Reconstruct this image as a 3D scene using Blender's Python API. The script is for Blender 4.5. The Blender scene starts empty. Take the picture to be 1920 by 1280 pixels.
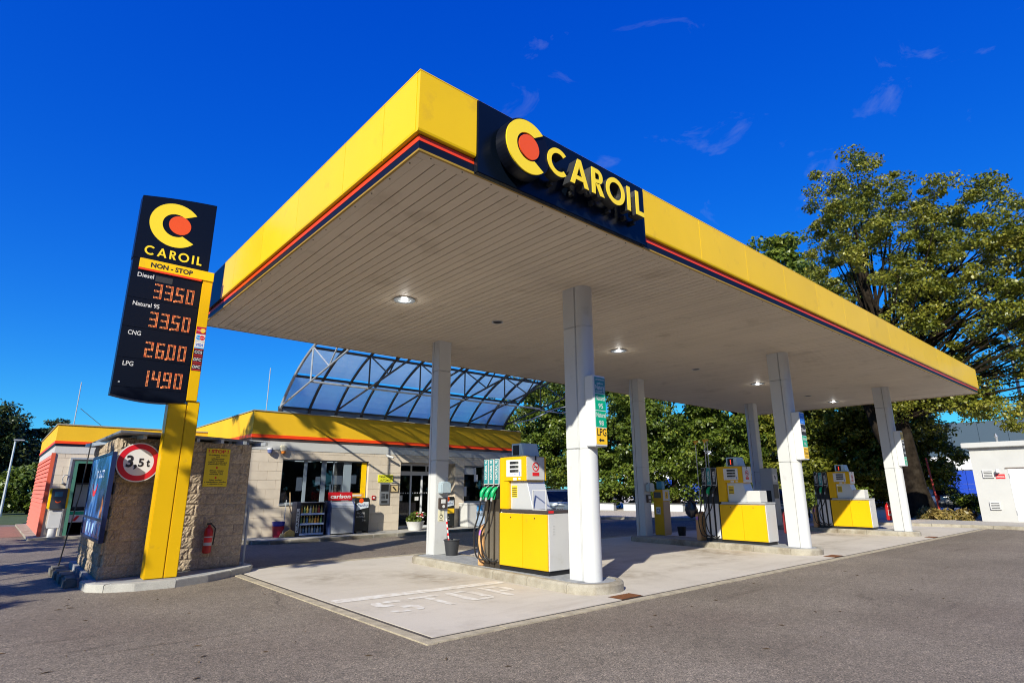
import bpy, bmesh, math, random
import numpy as np
from mathutils import Vector, Matrix
R = math.radians
C = bpy.context.scene.collection
SC = bpy.context.scene
random.seed(7)

# ------------------------------------------------------------------ camera, light, exposure
cam = bpy.data.cameras.new('camera'); camo = bpy.data.objects.new('camera', cam); C.objects.link(camo)
cam.sensor_width = 36.0; cam.lens = 36.0 * 1074.5 / 1920.0
cam.clip_start = 0.05; cam.clip_end = 3000
TH, AZ, RO = 0.2513, 0.8538, -0.0029
fw = Vector((math.cos(TH) * math.cos(AZ), math.cos(TH) * math.sin(AZ), math.sin(TH)))
rt = Vector((math.sin(AZ), -math.cos(AZ), 0)); up = rt.cross(fw)
r2 = rt * math.cos(RO) + up * math.sin(RO); u2 = up * math.cos(RO) - rt * math.sin(RO)
M = Matrix((r2, u2, -fw)).transposed().to_4x4(); M.translation = Vector((0, 0, 1.6))
camo.matrix_world = M
SC.camera = camo

SUN = Vector((1.5, 0.85, -1.0)).normalized()          # direction the light travels
SUN_EL = math.asin(-SUN.z)
world = bpy.data.worlds.new('World'); SC.world = world; world.use_nodes = True
nt = world.node_tree; nt.nodes.clear()
wo = nt.nodes.new('ShaderNodeOutputWorld'); bg = nt.nodes.new('ShaderNodeBackground')
sky = nt.nodes.new('ShaderNodeTexSky'); sky.sky_type = 'NISHITA'; sky.sun_disc = False
sky.sun_elevation = SUN_EL
sky.sun_rotation = math.atan2(-SUN.x, -SUN.y)
sky.air_density = 1.0; sky.dust_density = 0.25; sky.ozone_density = 3.2; sky.altitude = 200
hs = nt.nodes.new('ShaderNodeHueSaturation'); hs.inputs['Saturation'].default_value = 1.38; hs.inputs['Value'].default_value = 1.0
nt.links.new(sky.outputs[0], hs.inputs['Color'])
# the deep polarised blue of the photograph, the same over the whole dome
sp_ = nt.nodes.new('ShaderNodeSeparateColor'); nt.links.new(hs.outputs[0], sp_.inputs[0])
def wmath(op, a, b_):
    m_ = nt.nodes.new('ShaderNodeMath'); m_.operation = op; nt.links.new(a, m_.inputs[0]); m_.inputs[1].default_value = b_; return m_.outputs[0]
cr = wmath('MULTIPLY', sp_.outputs[0], 0.27); cg = wmath('MULTIPLY', sp_.outputs[1], 0.98)
cb = wmath('MULTIPLY', wmath('POWER', wmath('MULTIPLY', sp_.outputs[2], 0.10), 0.45), 11.6)
cc = nt.nodes.new('ShaderNodeCombineColor'); nt.links.new(cr, cc.inputs[0]); nt.links.new(cg, cc.inputs[1]); nt.links.new(cb, cc.inputs[2])
# a few thin wisps of high cloud
tc = nt.nodes.new('ShaderNodeTexCoord'); mp = nt.nodes.new('ShaderNodeMapping')
mp.inputs['Scale'].default_value = (2.2, 3.4, 7.0); mp.inputs['Rotation'].default_value = (0.2, 0.5, 0.7); mp.inputs['Location'].default_value = (3.1, 1.7, 0.4)
n1 = nt.nodes.new('ShaderNodeTexNoise'); n1.inputs['Scale'].default_value = 2.6; n1.inputs['Detail'].default_value = 9; n1.inputs['Roughness'].default_value = 0.62
n1.inputs['Distortion'].default_value = 0.6
rp = nt.nodes.new('ShaderNodeValToRGB'); rp.color_ramp.elements[0].position = 0.60; rp.color_ramp.elements[0].color = (0, 0, 0, 1)
rp.color_ramp.elements[1].position = 0.86; rp.color_ramp.elements[1].color = (0.24, 0.24, 0.24, 1)
nt.links.new(tc.outputs['Generated'], mp.inputs[0]); nt.links.new(mp.outputs[0], n1.inputs['Vector']); nt.links.new(n1.outputs['Fac'], rp.inputs[0])
mxw = nt.nodes.new('ShaderNodeMixRGB'); mxw.inputs['Color2'].default_value = (5.2, 5.6, 6.2, 1)
dt = nt.nodes.new('ShaderNodeVectorMath'); dt.operation = 'DOT_PRODUCT'; nt.links.new(tc.outputs['Generated'], dt.inputs[0]); dt.inputs[1].default_value = (0.7622, 0.2894, 0.5791)
mr = nt.nodes.new('ShaderNodeMapRange'); mr.inputs[1].default_value = 0.86; mr.inputs[2].default_value = 0.95; nt.links.new(dt.outputs['Value'], mr.inputs[0])
mm = nt.nodes.new('ShaderNodeMath'); mm.operation = 'MULTIPLY'; nt.links.new(rp.outputs[0], mm.inputs[0]); nt.links.new(mr.outputs[0], mm.inputs[1])
nt.links.new(mm.outputs[0], mxw.inputs['Fac']); nt.links.new(cc.outputs[0], mxw.inputs['Color1'])
nt.links.new(mxw.outputs[0], bg.inputs['Color'])
bg.inputs['Strength'].default_value = 0.07
nt.links.new(bg.outputs[0], wo.inputs[0])

sl = bpy.data.lights.new('sun', 'SUN'); sl.energy = 5.0; sl.angle = R(0.53); sl.color = (1.0, 0.95, 0.80)
so = bpy.data.objects.new('sun', sl); C.objects.link(so)
so.rotation_euler = SUN.to_track_quat('-Z', 'Y').to_euler(); so.location = (-20, -12, 30)
SC.view_settings.view_transform = 'Standard'; SC.view_settings.look = 'None'
SC.view_settings.exposure = 0.55; SC.view_settings.gamma = 1.0; SC.view_settings.use_curve_mapping = False
SC.render.engine = 'CYCLES'
SC.cycles.pixel_filter_type = 'BLACKMAN_HARRIS'; SC.cycles.filter_width = 1.05
SC.cycles.max_bounces = 8; SC.cycles.transparent_max_bounces = 12

# ------------------------------------------------------------------ materials
MATS = {}
def mat(name, col, rough=0.5, metal=0.0, var=0.0, vs=3.0, bump=0.0, bs=40.0, spec=0.5, emit=None, es=0.0, dirt=None, ds=1.2, dth=(0.5, 0.75), coat=0.0, grain=0.0, gs=200.0, detail=4, trans=0.0, rnd=0.0):
    if name in MATS: return MATS[name]
    m = bpy.data.materials.new(name); m.use_nodes = True; t = m.node_tree; b = t.nodes['Principled BSDF']
    b.inputs['Roughness'].default_value = rough; b.inputs['Metallic'].default_value = metal
    b.inputs['Specular IOR Level'].default_value = spec
    b.inputs['Base Color'].default_value = (*col, 1)
    if coat: b.inputs['Coat Weight'].default_value = coat; b.inputs['Coat Roughness'].default_value = 0.15
    if emit: b.inputs['Emission Color'].default_value = (*emit, 1); b.inputs['Emission Strength'].default_value = es
    geo = t.nodes.new('ShaderNodeNewGeometry') if (var or bump or dirt or grain) else None
    cur = None
    def noise(scale, det=4, ro=0.55):
        n = t.nodes.new('ShaderNodeTexNoise'); n.inputs['Scale'].default_value = scale; n.inputs['Detail'].default_value = det
        n.inputs['Roughness'].default_value = ro; t.links.new(geo.outputs['Position'], n.inputs['Vector']); return n
    def mixin(fac_out, c2, mode='MIX'):
        nonlocal cur
        x = t.nodes.new('ShaderNodeMixRGB'); x.blend_type = mode
        if cur is None: x.inputs['Color1'].default_value = (*col, 1)
        else: t.links.new(cur, x.inputs['Color1'])
        x.inputs['Color2'].default_value = (*c2, 1); t.links.new(fac_out, x.inputs['Fac']); cur = x.outputs[0]
    if var:
        n = noise(vs, detail); rr = t.nodes.new('ShaderNodeMapRange'); rr.inputs[1].default_value = 0.35; rr.inputs[2].default_value = 0.7
        rr.inputs[3].default_value = 0; rr.inputs[4].default_value = 1; t.links.new(n.outputs['Fac'], rr.inputs[0])
        mixin(rr.outputs[0], tuple(max(0, c * (1 - var)) for c in col))
    if dirt:
        n = noise(ds, 7, 0.62); rr = t.nodes.new('ShaderNodeMapRange'); rr.inputs[1].default_value = dth[0]; rr.inputs[2].default_value = dth[1]
        t.links.new(n.outputs['Fac'], rr.inputs[0]); mixin(rr.outputs[0], dirt)
    if grain:
        n = noise(gs, 2, 0.7); rr = t.nodes.new('ShaderNodeMapRange'); rr.inputs[1].default_value = 0.38; rr.inputs[2].default_value = 0.62
        rr.inputs[3].default_value = 1 - grain; rr.inputs[4].default_value = 1 + grain; t.links.new(n.outputs['Fac'], rr.inputs[0])
        cmb = t.nodes.new('ShaderNodeVectorMath'); cmb.operation = 'SCALE'
        if cur is None: cmb.inputs[0].default_value = col
        else: t.links.new(cur, cmb.inputs[0])
        t.links.new(rr.outputs[0], cmb.inputs['Scale']); cur = cmb.outputs[0]
    if rnd:
        oi = t.nodes.new('ShaderNodeObjectInfo'); rr = t.nodes.new('ShaderNodeMapRange'); rr.inputs[3].default_value = 1 - rnd; rr.inputs[4].default_value = 1 + rnd
        t.links.new(oi.outputs['Random'], rr.inputs[0]); cmb = t.nodes.new('ShaderNodeVectorMath'); cmb.operation = 'SCALE'
        if cur is None: cmb.inputs[0].default_value = col
        else: t.links.new(cur, cmb.inputs[0])
        t.links.new(rr.outputs[0], cmb.inputs['Scale']); cur = cmb.outputs[0]
    if cur is not None: t.links.new(cur, b.inputs['Base Color'])
    if bump:
        n = noise(bs, 5, 0.6); bp = t.nodes.new('ShaderNodeBump'); bp.inputs['Strength'].default_value = bump; bp.inputs['Distance'].default_value = 0.02
        t.links.new(n.outputs['Fac'], bp.inputs['Height']); t.links.new(bp.outputs[0], b.inputs['Normal'])
    if trans: b.inputs['Transmission Weight'].default_value = trans
    MATS[name] = m; return m

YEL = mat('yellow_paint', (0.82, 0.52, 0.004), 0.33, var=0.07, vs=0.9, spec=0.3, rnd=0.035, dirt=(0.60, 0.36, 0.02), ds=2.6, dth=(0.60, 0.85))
YELP = mat('yellow_dimmed', (0.68, 0.405, 0.003), 0.35, var=0.08, vs=1.2, spec=0.3, rnd=0.03, dirt=(0.42, 0.25, 0.03), ds=4.0, dth=(0.62, 0.85))  # same yellow as the fascia, dimmed in colour for faces that catch more sun
YELW = mat('yellow_render', (0.72, 0.42, 0.005), 0.7, var=0.10, vs=1.1)
BLK = mat('sign_black', (0.004, 0.006, 0.013), 0.35, spec=0.2)
NAVY = mat('navy_stripe', (0.005, 0.008, 0.02), 0.4, spec=0.2)
RED = mat('red_stripe', (0.80, 0.055, 0.008), 0.38)
ORANGE = mat('orange_red', (0.80, 0.085, 0.006), 0.45)
LETY = mat('letter_yellow', (0.90, 0.66, 0.02), 0.35)
GOLD = mat('gold_trim', (0.36, 0.22, 0.02), 0.5, var=0.2, vs=4)
WHT = mat('white_paint', (0.53, 0.53, 0.53), 0.38, var=0.06, vs=1.5, rnd=0.02, dirt=(0.40, 0.38, 0.34), ds=3.0, dth=(0.62, 0.9))
WHC = mat('column_white', (0.55, 0.56, 0.57), 0.32, var=0.06, vs=1.0, rnd=0.02, dirt=(0.36, 0.35, 0.33), ds=3.5, dth=(0.62, 0.9))
WHW = mat('white_wall', (0.47, 0.47, 0.46), 0.75, var=0.07, vs=1.3, bump=0.1, bs=60)
SOFF = mat('soffit_metal', (0.62, 0.535, 0.42), 0.6, var=0.08, vs=0.5, rnd=0.035, dirt=(0.36, 0.29, 0.21), ds=1.1, dth=(0.58, 0.85))
SOFD = mat('soffit_gap', (0.02, 0.016, 0.012), 0.9)
DGR = mat('dark_plastic', (0.025, 0.026, 0.028), 0.45)
BLKP = mat('black_rubber', (0.012, 0.012, 0.013), 0.5)
GREY = mat('grey_metal', (0.42, 0.43, 0.45), 0.4, metal=0.2, var=0.08)
STEEL = mat('steel', (0.55, 0.57, 0.60), 0.3, metal=0.8, var=0.1)
DSTEEL = mat('frame_steel', (0.045, 0.048, 0.055), 0.5, metal=0.2)
GALV = mat('galvanised', (0.50, 0.53, 0.56), 0.45, metal=0.5, var=0.2, vs=6)
GRN = mat('nozzle_green', (0.005, 0.33, 0.12), 0.35)
TEAL = mat('label_green', (0.0, 0.36, 0.20), 0.4)
LTEAL = mat('label_teal', (0.03, 0.22, 0.24), 0.4)
PRINTW = mat('print_white', (0.62, 0.62, 0.62), 0.5)
PRINTK = mat('print_black', (0.012, 0.012, 0.014), 0.5)
PRINTR = mat('print_red', (0.62, 0.015, 0.02), 0.45)
PRINTB = mat('print_blue', (0.02, 0.12, 0.55), 0.45)
LBLUE = mat('light_blue', (0.10, 0.40, 0.80), 0.4)
LED = mat('led_dot', (0.5, 0.16, 0.05), 0.5, emit=(1.0, 0.28, 0.10), es=0.42)
REDLED = mat('red_led', (0.4, 0.02, 0.01), 0.5, emit=(1.0, 0.05, 0.02), es=1.2)
ORPL = mat('orange_plastic', (0.58, 0.33, 0.15), 0.5)
PAVE = mat('island_paver', (0.30, 0.31, 0.33), 0.85, var=0.25, vs=7, bump=0.25, bs=90)
KERB = mat('kerb_concrete', (0.37, 0.34, 0.28), 0.9, var=0.18, vs=6, bump=0.25, bs=70, dirt=(0.17, 0.135, 0.09), ds=1.9, dth=(0.44, 0.70), grain=0.15, gs=150)
KERBW = mat('kerb_pale', (0.43, 0.42, 0.39), 0.9, var=0.2, vs=5, bump=0.4, bs=50, grain=0.12, gs=120)
TILE = mat('facade_block', (0.58, 0.50, 0.405), 0.85, rnd=0.04, var=0.10, vs=2.5, bump=0.15, bs=60)
MORT = mat('mortar', (0.52, 0.45, 0.37), 0.95)
SPLIT = mat('split_block', (0.48, 0.38, 0.27), 0.95, rnd=0.08, var=0.35, vs=22, bump=1.0, bs=60, grain=0.3, gs=110)
CORAL = mat('coral_cladding', (0.72, 0.17, 0.10), 0.55, var=0.08, vs=2)
GRND = mat('green_frame', (0.05, 0.16, 0.12), 0.45)
SILL = mat('sill_grey', (0.25, 0.27, 0.30), 0.6)
ROOFD = mat('roof_grey', (0.20, 0.21, 0.23), 0.55, metal=0.3, var=0.15)
DARKIN = mat('dark_interior', (0.02, 0.02, 0.022), 0.9)
BARK = mat('bark', (0.022, 0.016, 0.011), 0.95, spec=0.1, var=0.7, vs=4, bump=1.0, bs=9, dirt=(0.034, 0.027, 0.02), ds=3, dth=(.5, .7))
SOIL = mat('pebbles', (0.55, 0.48, 0.40), 0.95, var=0.5, vs=14, bump=1.0, bs=30, grain=0.3, gs=40)
WOODM = mat('broom_wood', (0.45, 0.30, 0.15), 0.7)
STRAW = mat('broom_straw', (0.55, 0.38, 0.12), 0.9, var=0.4, vs=40)
REDP = mat('red_enamel', (0.38, 0.006, 0.008), 0.3)
BLUEP = mat('blue_plastic', (0.02, 0.03, 0.35), 0.4)
RUST = mat('rusty_grate', (0.16, 0.055, 0.015), 0.9, var=0.4, vs=30)

def asphalt_mat():
    m = bpy.data.materials.new('asphalt'); m.use_nodes = True; t = m.node_tree; b = t.nodes['Principled BSDF']
    g = t.nodes.new('ShaderNodeNewGeometry'); P = g.outputs['Position']
    def noise(s, d=4, r=0.55):
        n = t.nodes.new('ShaderNodeTexNoise'); n.inputs['Scale'].default_value = s; n.inputs['Detail'].default_value = d; n.inputs['Roughness'].default_value = r
        t.links.new(P, n.inputs['Vector']); return n
    def ramp(o, pts):
        c = t.nodes.new('ShaderNodeValToRGB'); e = c.color_ramp.elements
        e[0].position, e[0].color = pts[0][0], (*pts[0][1], 1); e[1].position, e[1].color = pts[-1][0], (*pts[-1][1], 1)
        for p, q in pts[1:-1]:
            k = e.new(p); k.color = (*q, 1)
        t.links.new(o, c.inputs[0]); return c.outputs[0]
    base = ramp(noise(0.45, 5, 0.6).outputs['Fac'], [(0.3, (0.145, 0.121, 0.094)), (0.5, (0.184, 0.155, 0.122)), (0.72, (0.228, 0.195, 0.157))])
    brown = ramp(noise(0.16, 3).outputs['Fac'], [(0.5, (0, 0, 0)), (0.72, (0.75, 0.75, 0.75))])
    mx = t.nodes.new('ShaderNodeMixRGB'); t.links.new(brown, mx.inputs[0]); t.links.new(base, mx.inputs[1]); mx.inputs[2].default_value = (0.130, 0.098, 0.078, 1)
    vo = t.nodes.new('ShaderNodeTexVoronoi'); vo.inputs['Scale'].default_value = 105; t.links.new(P, vo.inputs['Vector'])
    sp = t.nodes.new('ShaderNodeSeparateColor'); t.links.new(vo.outputs['Color'], sp.inputs[0])
    st = ramp(sp.outputs[0], [(0.0, (0.34, 0.34, 0.34)), (0.5, (0.94, 0.94, 0.94)), (0.85, (1.28, 1.25, 1.22)), (1.0, (2.1, 2.0, 1.9))])
    mu = t.nodes.new('ShaderNodeMixRGB'); mu.blend_type = 'MULTIPLY'; mu.inputs[0].default_value = 1; t.links.new(mx.outputs[0], mu.inputs[1]); t.links.new(st, mu.inputs[2])
    # a coarser mottling that survives the distance
    mo = ramp(noise(9, 6, 0.75).outputs['Fac'], [(0.33, (0.78, 0.77, 0.76)), (0.66, (1.20, 1.19, 1.18))])
    mu2 = t.nodes.new('ShaderNodeMixRGB'); mu2.blend_type = 'MULTIPLY'; mu2.inputs[0].default_value = 1; t.links.new(mu.outputs[0], mu2.inputs[1]); t.links.new(mo, mu2.inputs[2])
    # long streaky wear along the driving direction
    mpn = t.nodes.new('ShaderNodeMapping'); mpn.inputs['Scale'].default_value = (0.22, 2.4, 1); t.links.new(P, mpn.inputs[0])
    sn = t.nodes.new('ShaderNodeTexNoise'); sn.inputs['Scale'].default_value = 1.2; sn.inputs['Detail'].default_value = 6; t.links.new(mpn.outputs[0], sn.inputs['Vector'])
    sr = ramp(sn.outputs['Fac'], [(0.60, (1, 1, 1)), (0.74, (0.62, 0.58, 0.55))])
    mu3 = t.nodes.new('ShaderNodeMixRGB'); mu3.blend_type = 'MULTIPLY'; mu3.inputs[0].default_value = 0.8; t.links.new(mu2.outputs[0], mu3.inputs[1]); t.links.new(sr, mu3.inputs[2])
    # hairline cracks and tar drips
    vc = t.nodes.new('ShaderNodeTexVoronoi'); vc.feature = 'DISTANCE_TO_EDGE'; vc.inputs['Scale'].default_value = 0.33
    wn = noise(1.6, 5); wm = t.nodes.new('ShaderNodeMixRGB'); wm.inputs[0].default_value = 0.35; t.links.new(P, wm.inputs[1]); t.links.new(wn.outputs['Color'], wm.inputs[2]); t.links.new(wm.outputs[0], vc.inputs['Vector'])
    ck = ramp(vc.outputs['Distance'], [(0.0, (0.45, 0.43, 0.42)), (0.0035, (0.6, 0.58, 0.57)), (0.006, (1, 1, 1))])
    ckm = ramp(noise(0.35, 3).outputs['Fac'], [(0.52, (0, 0, 0)), (0.62, (0.85, 0.85, 0.85))])
    mu4 = t.nodes.new('ShaderNodeMixRGB'); mu4.blend_type = 'MULTIPLY'; t.links.new(ckm, mu4.inputs[0]); t.links.new(mu3.outputs[0], mu4.inputs[1]); t.links.new(ck, mu4.inputs[2])
    dr_ = ramp(noise(3.2, 2, 0.4).outputs['Fac'], [(0.72, (1, 1, 1)), (0.76, (0.60, 0.57, 0.55))])
    mu5 = t.nodes.new('ShaderNodeMixRGB'); mu5.blend_type = 'MULTIPLY'; mu5.inputs[0].default_value = 0.9; t.links.new(mu4.outputs[0], mu5.inputs[1]); t.links.new(dr_, mu5.inputs[2])
    t.links.new(mu5.outputs[0], b.inputs['Base Color']); b.inputs['Roughness'].default_value = 0.85
    bp = t.nodes.new('ShaderNodeBump'); bp.inputs['Strength'].default_value = 0.45; bp.inputs['Distance'].default_value = 0.004
    t.links.new(vo.outputs['Distance'], bp.inputs['Height']); t.links.new(bp.outputs[0], b.inputs['Normal'])
    return m
ASPH = asphalt_mat()

def concrete_mat():
    m = bpy.data.materials.new('apron_concrete'); m.use_nodes = True; t = m.node_tree; b = t.nodes['Principled BSDF']
    g = t.nodes.new('ShaderNodeNewGeometry'); P = g.outputs['Position']
    def noise(s, d=5, r=0.6, sc=None):
        n = t.nodes.new('ShaderNodeTexNoise'); n.inputs['Scale'].default_value = s; n.inputs['Detail'].default_value = d; n.inputs['Roughness'].default_value = r
        if sc:
            mp_ = t.nodes.new('ShaderNodeMapping'); mp_.inputs['Scale'].default_value = sc; t.links.new(P, mp_.inputs[0]); t.links.new(mp_.outputs[0], n.inputs['Vector'])
        else: t.links.new(P, n.inputs['Vector'])
        return n.outputs['Fac']
    def rng(o, a, b_):
        r_ = t.nodes.new('ShaderNodeMapRange'); r_.inputs[1].default_value = a; r_.inputs[2].default_value = b_; t.links.new(o, r_.inputs[0]); return r_.outputs[0]
    def mix(f, c1, c2, k=1.0):
        x = t.nodes.new('ShaderNodeMixRGB'); 
        q = t.nodes.new('ShaderNodeMath'); q.operation = 'MULTIPLY'; q.inputs[1].default_value = k; t.links.new(f, q.inputs[0]); t.links.new(q.outputs[0], x.inputs[0])
        if isinstance(c1, tuple): x.inputs[1].default_value = (*c1, 1)
        else: t.links.new(c1, x.inputs[1])
        x.inputs[2].default_value = (*c2, 1); return x.outputs[0]
    c = mix(rng(noise(0.5), 0.35, 0.7), (0.54, 0.49, 0.43), (0.475, 0.43, 0.37))
    c = mix(rng(noise(1.6, 8, 0.7), 0.52, 0.75), c, (0.30, 0.265, 0.22), 0.45)
    c = mix(rng(noise(1.3, 6, 0.6, (0.3, 1.8, 1)), 0.55, 0.75), c, (0.33, 0.28, 0.22), 0.5)
    c = mix(rng(noise(6.5, 6, 0.7), 0.66, 0.74), c, (0.16, 0.13, 0.10), 0.6)
    c = mix(rng(noise(120, 3, 0.7), 0.45, 0.75), c, (0.34, 0.31, 0.27), 0.5)
    # fuel and tyre stains beside the islands and along the lanes
    for (sx_, sy_, rx_, ry_, k_) in ((6.3, 9.6, .55, 1.4, .55), (14.2, 8.6, .7, 1.2, .75), (13.2, 8.0, 1.0, .8, .35), (22.4, 8.6, .8, 1.2, .7), (9.3, 8.4, .8, 2.0, .45), (17.4, 8.2, .9, 2.0, .5), (5.0, 10.8, .9, 1.0, .4), (11.2, 7.2, 3.0, .22, .35), (11.2, 8.6, 3.0, .25, .3), (19.5, 7.4, 3.0, .22, .35)):
        sb = t.nodes.new('ShaderNodeVectorMath'); sb.operation = 'SUBTRACT'; t.links.new(P, sb.inputs[0]); sb.inputs[1].default_value = (sx_, sy_, 0)
        dv = t.nodes.new('ShaderNodeVectorMath'); dv.operation = 'DIVIDE'; t.links.new(sb.outputs[0], dv.inputs[0]); dv.inputs[1].default_value = (rx_, ry_, 1)
        ln = t.nodes.new('ShaderNodeVectorMath'); ln.operation = 'LENGTH'; t.links.new(dv.outputs[0], ln.inputs[0])
        f1 = t.nodes.new('ShaderNodeMapRange'); f1.inputs[1].default_value = 1.3; f1.inputs[2].default_value = 0.2; t.links.new(ln.outputs['Value'], f1.inputs[0])
        f2 = t.nodes.new('ShaderNodeMath'); f2.operation = 'MULTIPLY'; t.links.new(f1.outputs[0], f2.inputs[0]); t.links.new(rng(noise(2.8, 6, .65), .38, .68), f2.inputs[1])
        c = mix(f2.outputs[0], c, (0.16, 0.115, 0.065), min(1, k_ * 1.35))
    t.links.new(c, b.inputs['Base Color']); b.inputs['Roughness'].default_value = 0.85
    bp = t.nodes.new('ShaderNodeBump'); bp.inputs['Strength'].default_value = 0.25; bp.inputs['Distance'].default_value = 0.004
    t.links.new(noise(90, 4), bp.inputs['Height']); t.links.new(bp.outputs[0], b.inputs['Normal'])
    return m
CONC = concrete_mat()

def leaf_mat(name, a, b_, c_, transl=0.35):
    m = bpy.data.materials.new(name); m.use_nodes = True; t = m.node_tree; t.nodes.clear()
    o = t.nodes.new('ShaderNodeOutputMaterial'); d = t.nodes.new('ShaderNodeBsdfPrincipled'); tr = t.nodes.new('ShaderNodeBsdfTranslucent'); mx = t.nodes.new('ShaderNodeMixShader')
    at = t.nodes.new('ShaderNodeAttribute'); at.attribute_name = 'tone'
    r = t.nodes.new('ShaderNodeValToRGB'); e = r.color_ramp.elements
    e[0].position = 0; e[0].color = (*a, 1); e[1].position = 1; e[1].color = (*c_, 1); k = e.new(0.55); k.color = (*b_, 1)
    t.links.new(at.outputs['Fac'], r.inputs[0]); t.links.new(r.outputs[0], d.inputs['Base Color']); t.links.new(r.outputs[0], tr.inputs['Color'])
    d.inputs['Roughness'].default_value = 0.42; d.inputs['Specular IOR Level'].default_value = 0.5
    mx.inputs[0].default_value = transl; t.links.new(d.outputs[0], mx.inputs[1]); t.links.new(tr.outputs[0], mx.inputs[2]); t.links.new(mx.outputs[0], o.inputs[0])
    return m
LIME = leaf_mat('lime_leaves', (0.08, 0.105, 0.012), (0.190, 0.200, 0.020), (0.35, 0.31, 0.04))
LEAFG = leaf_mat('green_leaves', (0.05, 0.085, 0.012), (0.13, 0.180, 0.020), (0.26, 0.28, 0.04))
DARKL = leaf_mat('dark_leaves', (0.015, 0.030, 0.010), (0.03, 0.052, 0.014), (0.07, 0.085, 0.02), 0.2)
BIRCH = leaf_mat('birch_leaves', (0.02, 0.04, 0.012), (0.045, 0.068, 0.018), (0.10, 0.11, 0.03))
GRASSM = leaf_mat('grass_blades', (0.10, 0.09, 0.02), (0.20, 0.15, 0.04), (0.30, 0.21, 0.06), 0.2)

def glass_mat(name, tint=(0.7, 0.8, 0.85), mixf=0.25, rough=0.02):
    m = bpy.data.materials.new(name); m.use_nodes = True; t = m.node_tree; t.nodes.clear()
    o = t.nodes.new('ShaderNodeOutputMaterial'); g = t.nodes.new('ShaderNodeBsdfGlossy'); tr = t.nodes.new('ShaderNodeBsdfTransparent'); mx = t.nodes.new('ShaderNodeMixShader')
    f = t.nodes.new('ShaderNodeFresnel'); f.inputs[0].default_value = 1.5
    ad = t.nodes.new('ShaderNodeMath'); ad.inputs[1].default_value = mixf; t.links.new(f.outputs[0], ad.inputs[0]); ad.use_clamp = True
    g.inputs['Roughness'].default_value = rough; tr.inputs['Color'].default_value = (*tint, 1)
    t.links.new(ad.outputs[0], mx.inputs[0]); t.links.new(tr.outputs[0], mx.inputs[1]); t.links.new(g.outputs[0], mx.inputs[2]); t.links.new(mx.outputs[0], o.inputs[0])
    return m
GLASS = glass_mat('window_glass', (0.55, 0.60, 0.62), 0.03)
CGLASS = glass_mat('car_glass', (0.10, 0.13, 0.15), 0.06)
def poly_mat():
    m = bpy.data.materials.new('polycarbonate'); m.use_nodes = True; t = m.node_tree; t.nodes.clear()
    o = t.nodes.new('ShaderNodeOutputMaterial'); tr = t.nodes.new('ShaderNodeBsdfTransparent'); tl = t.nodes.new('ShaderNodeBsdfTranslucent'); gl = t.nodes.new('ShaderNodeBsdfGlossy')
    tr.inputs['Color'].default_value = (0.95, 0.97, 0.97, 1); tl.inputs['Color'].default_value = (0.58, 0.84, 0.96, 1); gl.inputs['Roughness'].default_value = 0.15
    g = t.nodes.new('ShaderNodeNewGeometry'); n = t.nodes.new('ShaderNodeTexNoise'); n.inputs['Scale'].default_value = 0.8; n.inputs['Detail'].default_value = 4; t.links.new(g.outputs['Position'], n.inputs['Vector'])
    r = t.nodes.new('ShaderNodeMapRange'); r.inputs[1].default_value = 0.35; r.inputs[2].default_value = 0.68; r.inputs[3].default_value = 0.34; r.inputs[4].default_value = 0.72; t.links.new(n.outputs['Fac'], r.inputs[0])
    a = t.nodes.new('ShaderNodeMixShader'); t.links.new(r.outputs[0], a.inputs[0]); t.links.new(tr.outputs[0], a.inputs[1]); t.links.new(tl.outputs[0], a.inputs[2])
    df = t.nodes.new('ShaderNodeBsdfDiffuse'); df.inputs['Color'].default_value = (0.52, 0.78, 0.92, 1); c_ = t.nodes.new('ShaderNodeMixShader'); c_.inputs[0].default_value = 0.24; t.links.new(a.outputs[0], c_.inputs[1]); t.links.new(df.outputs[0], c_.inputs[2]); a = c_
    b = t.nodes.new('ShaderNodeMixShader'); b.inputs[0].default_value = 0.06; t.links.new(a.outputs[0], b.inputs[1]); t.links.new(gl.outputs[0], b.inputs[2]); t.links.new(b.outputs[0], o.inputs[0])
    return m
POLY = poly_mat()

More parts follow.
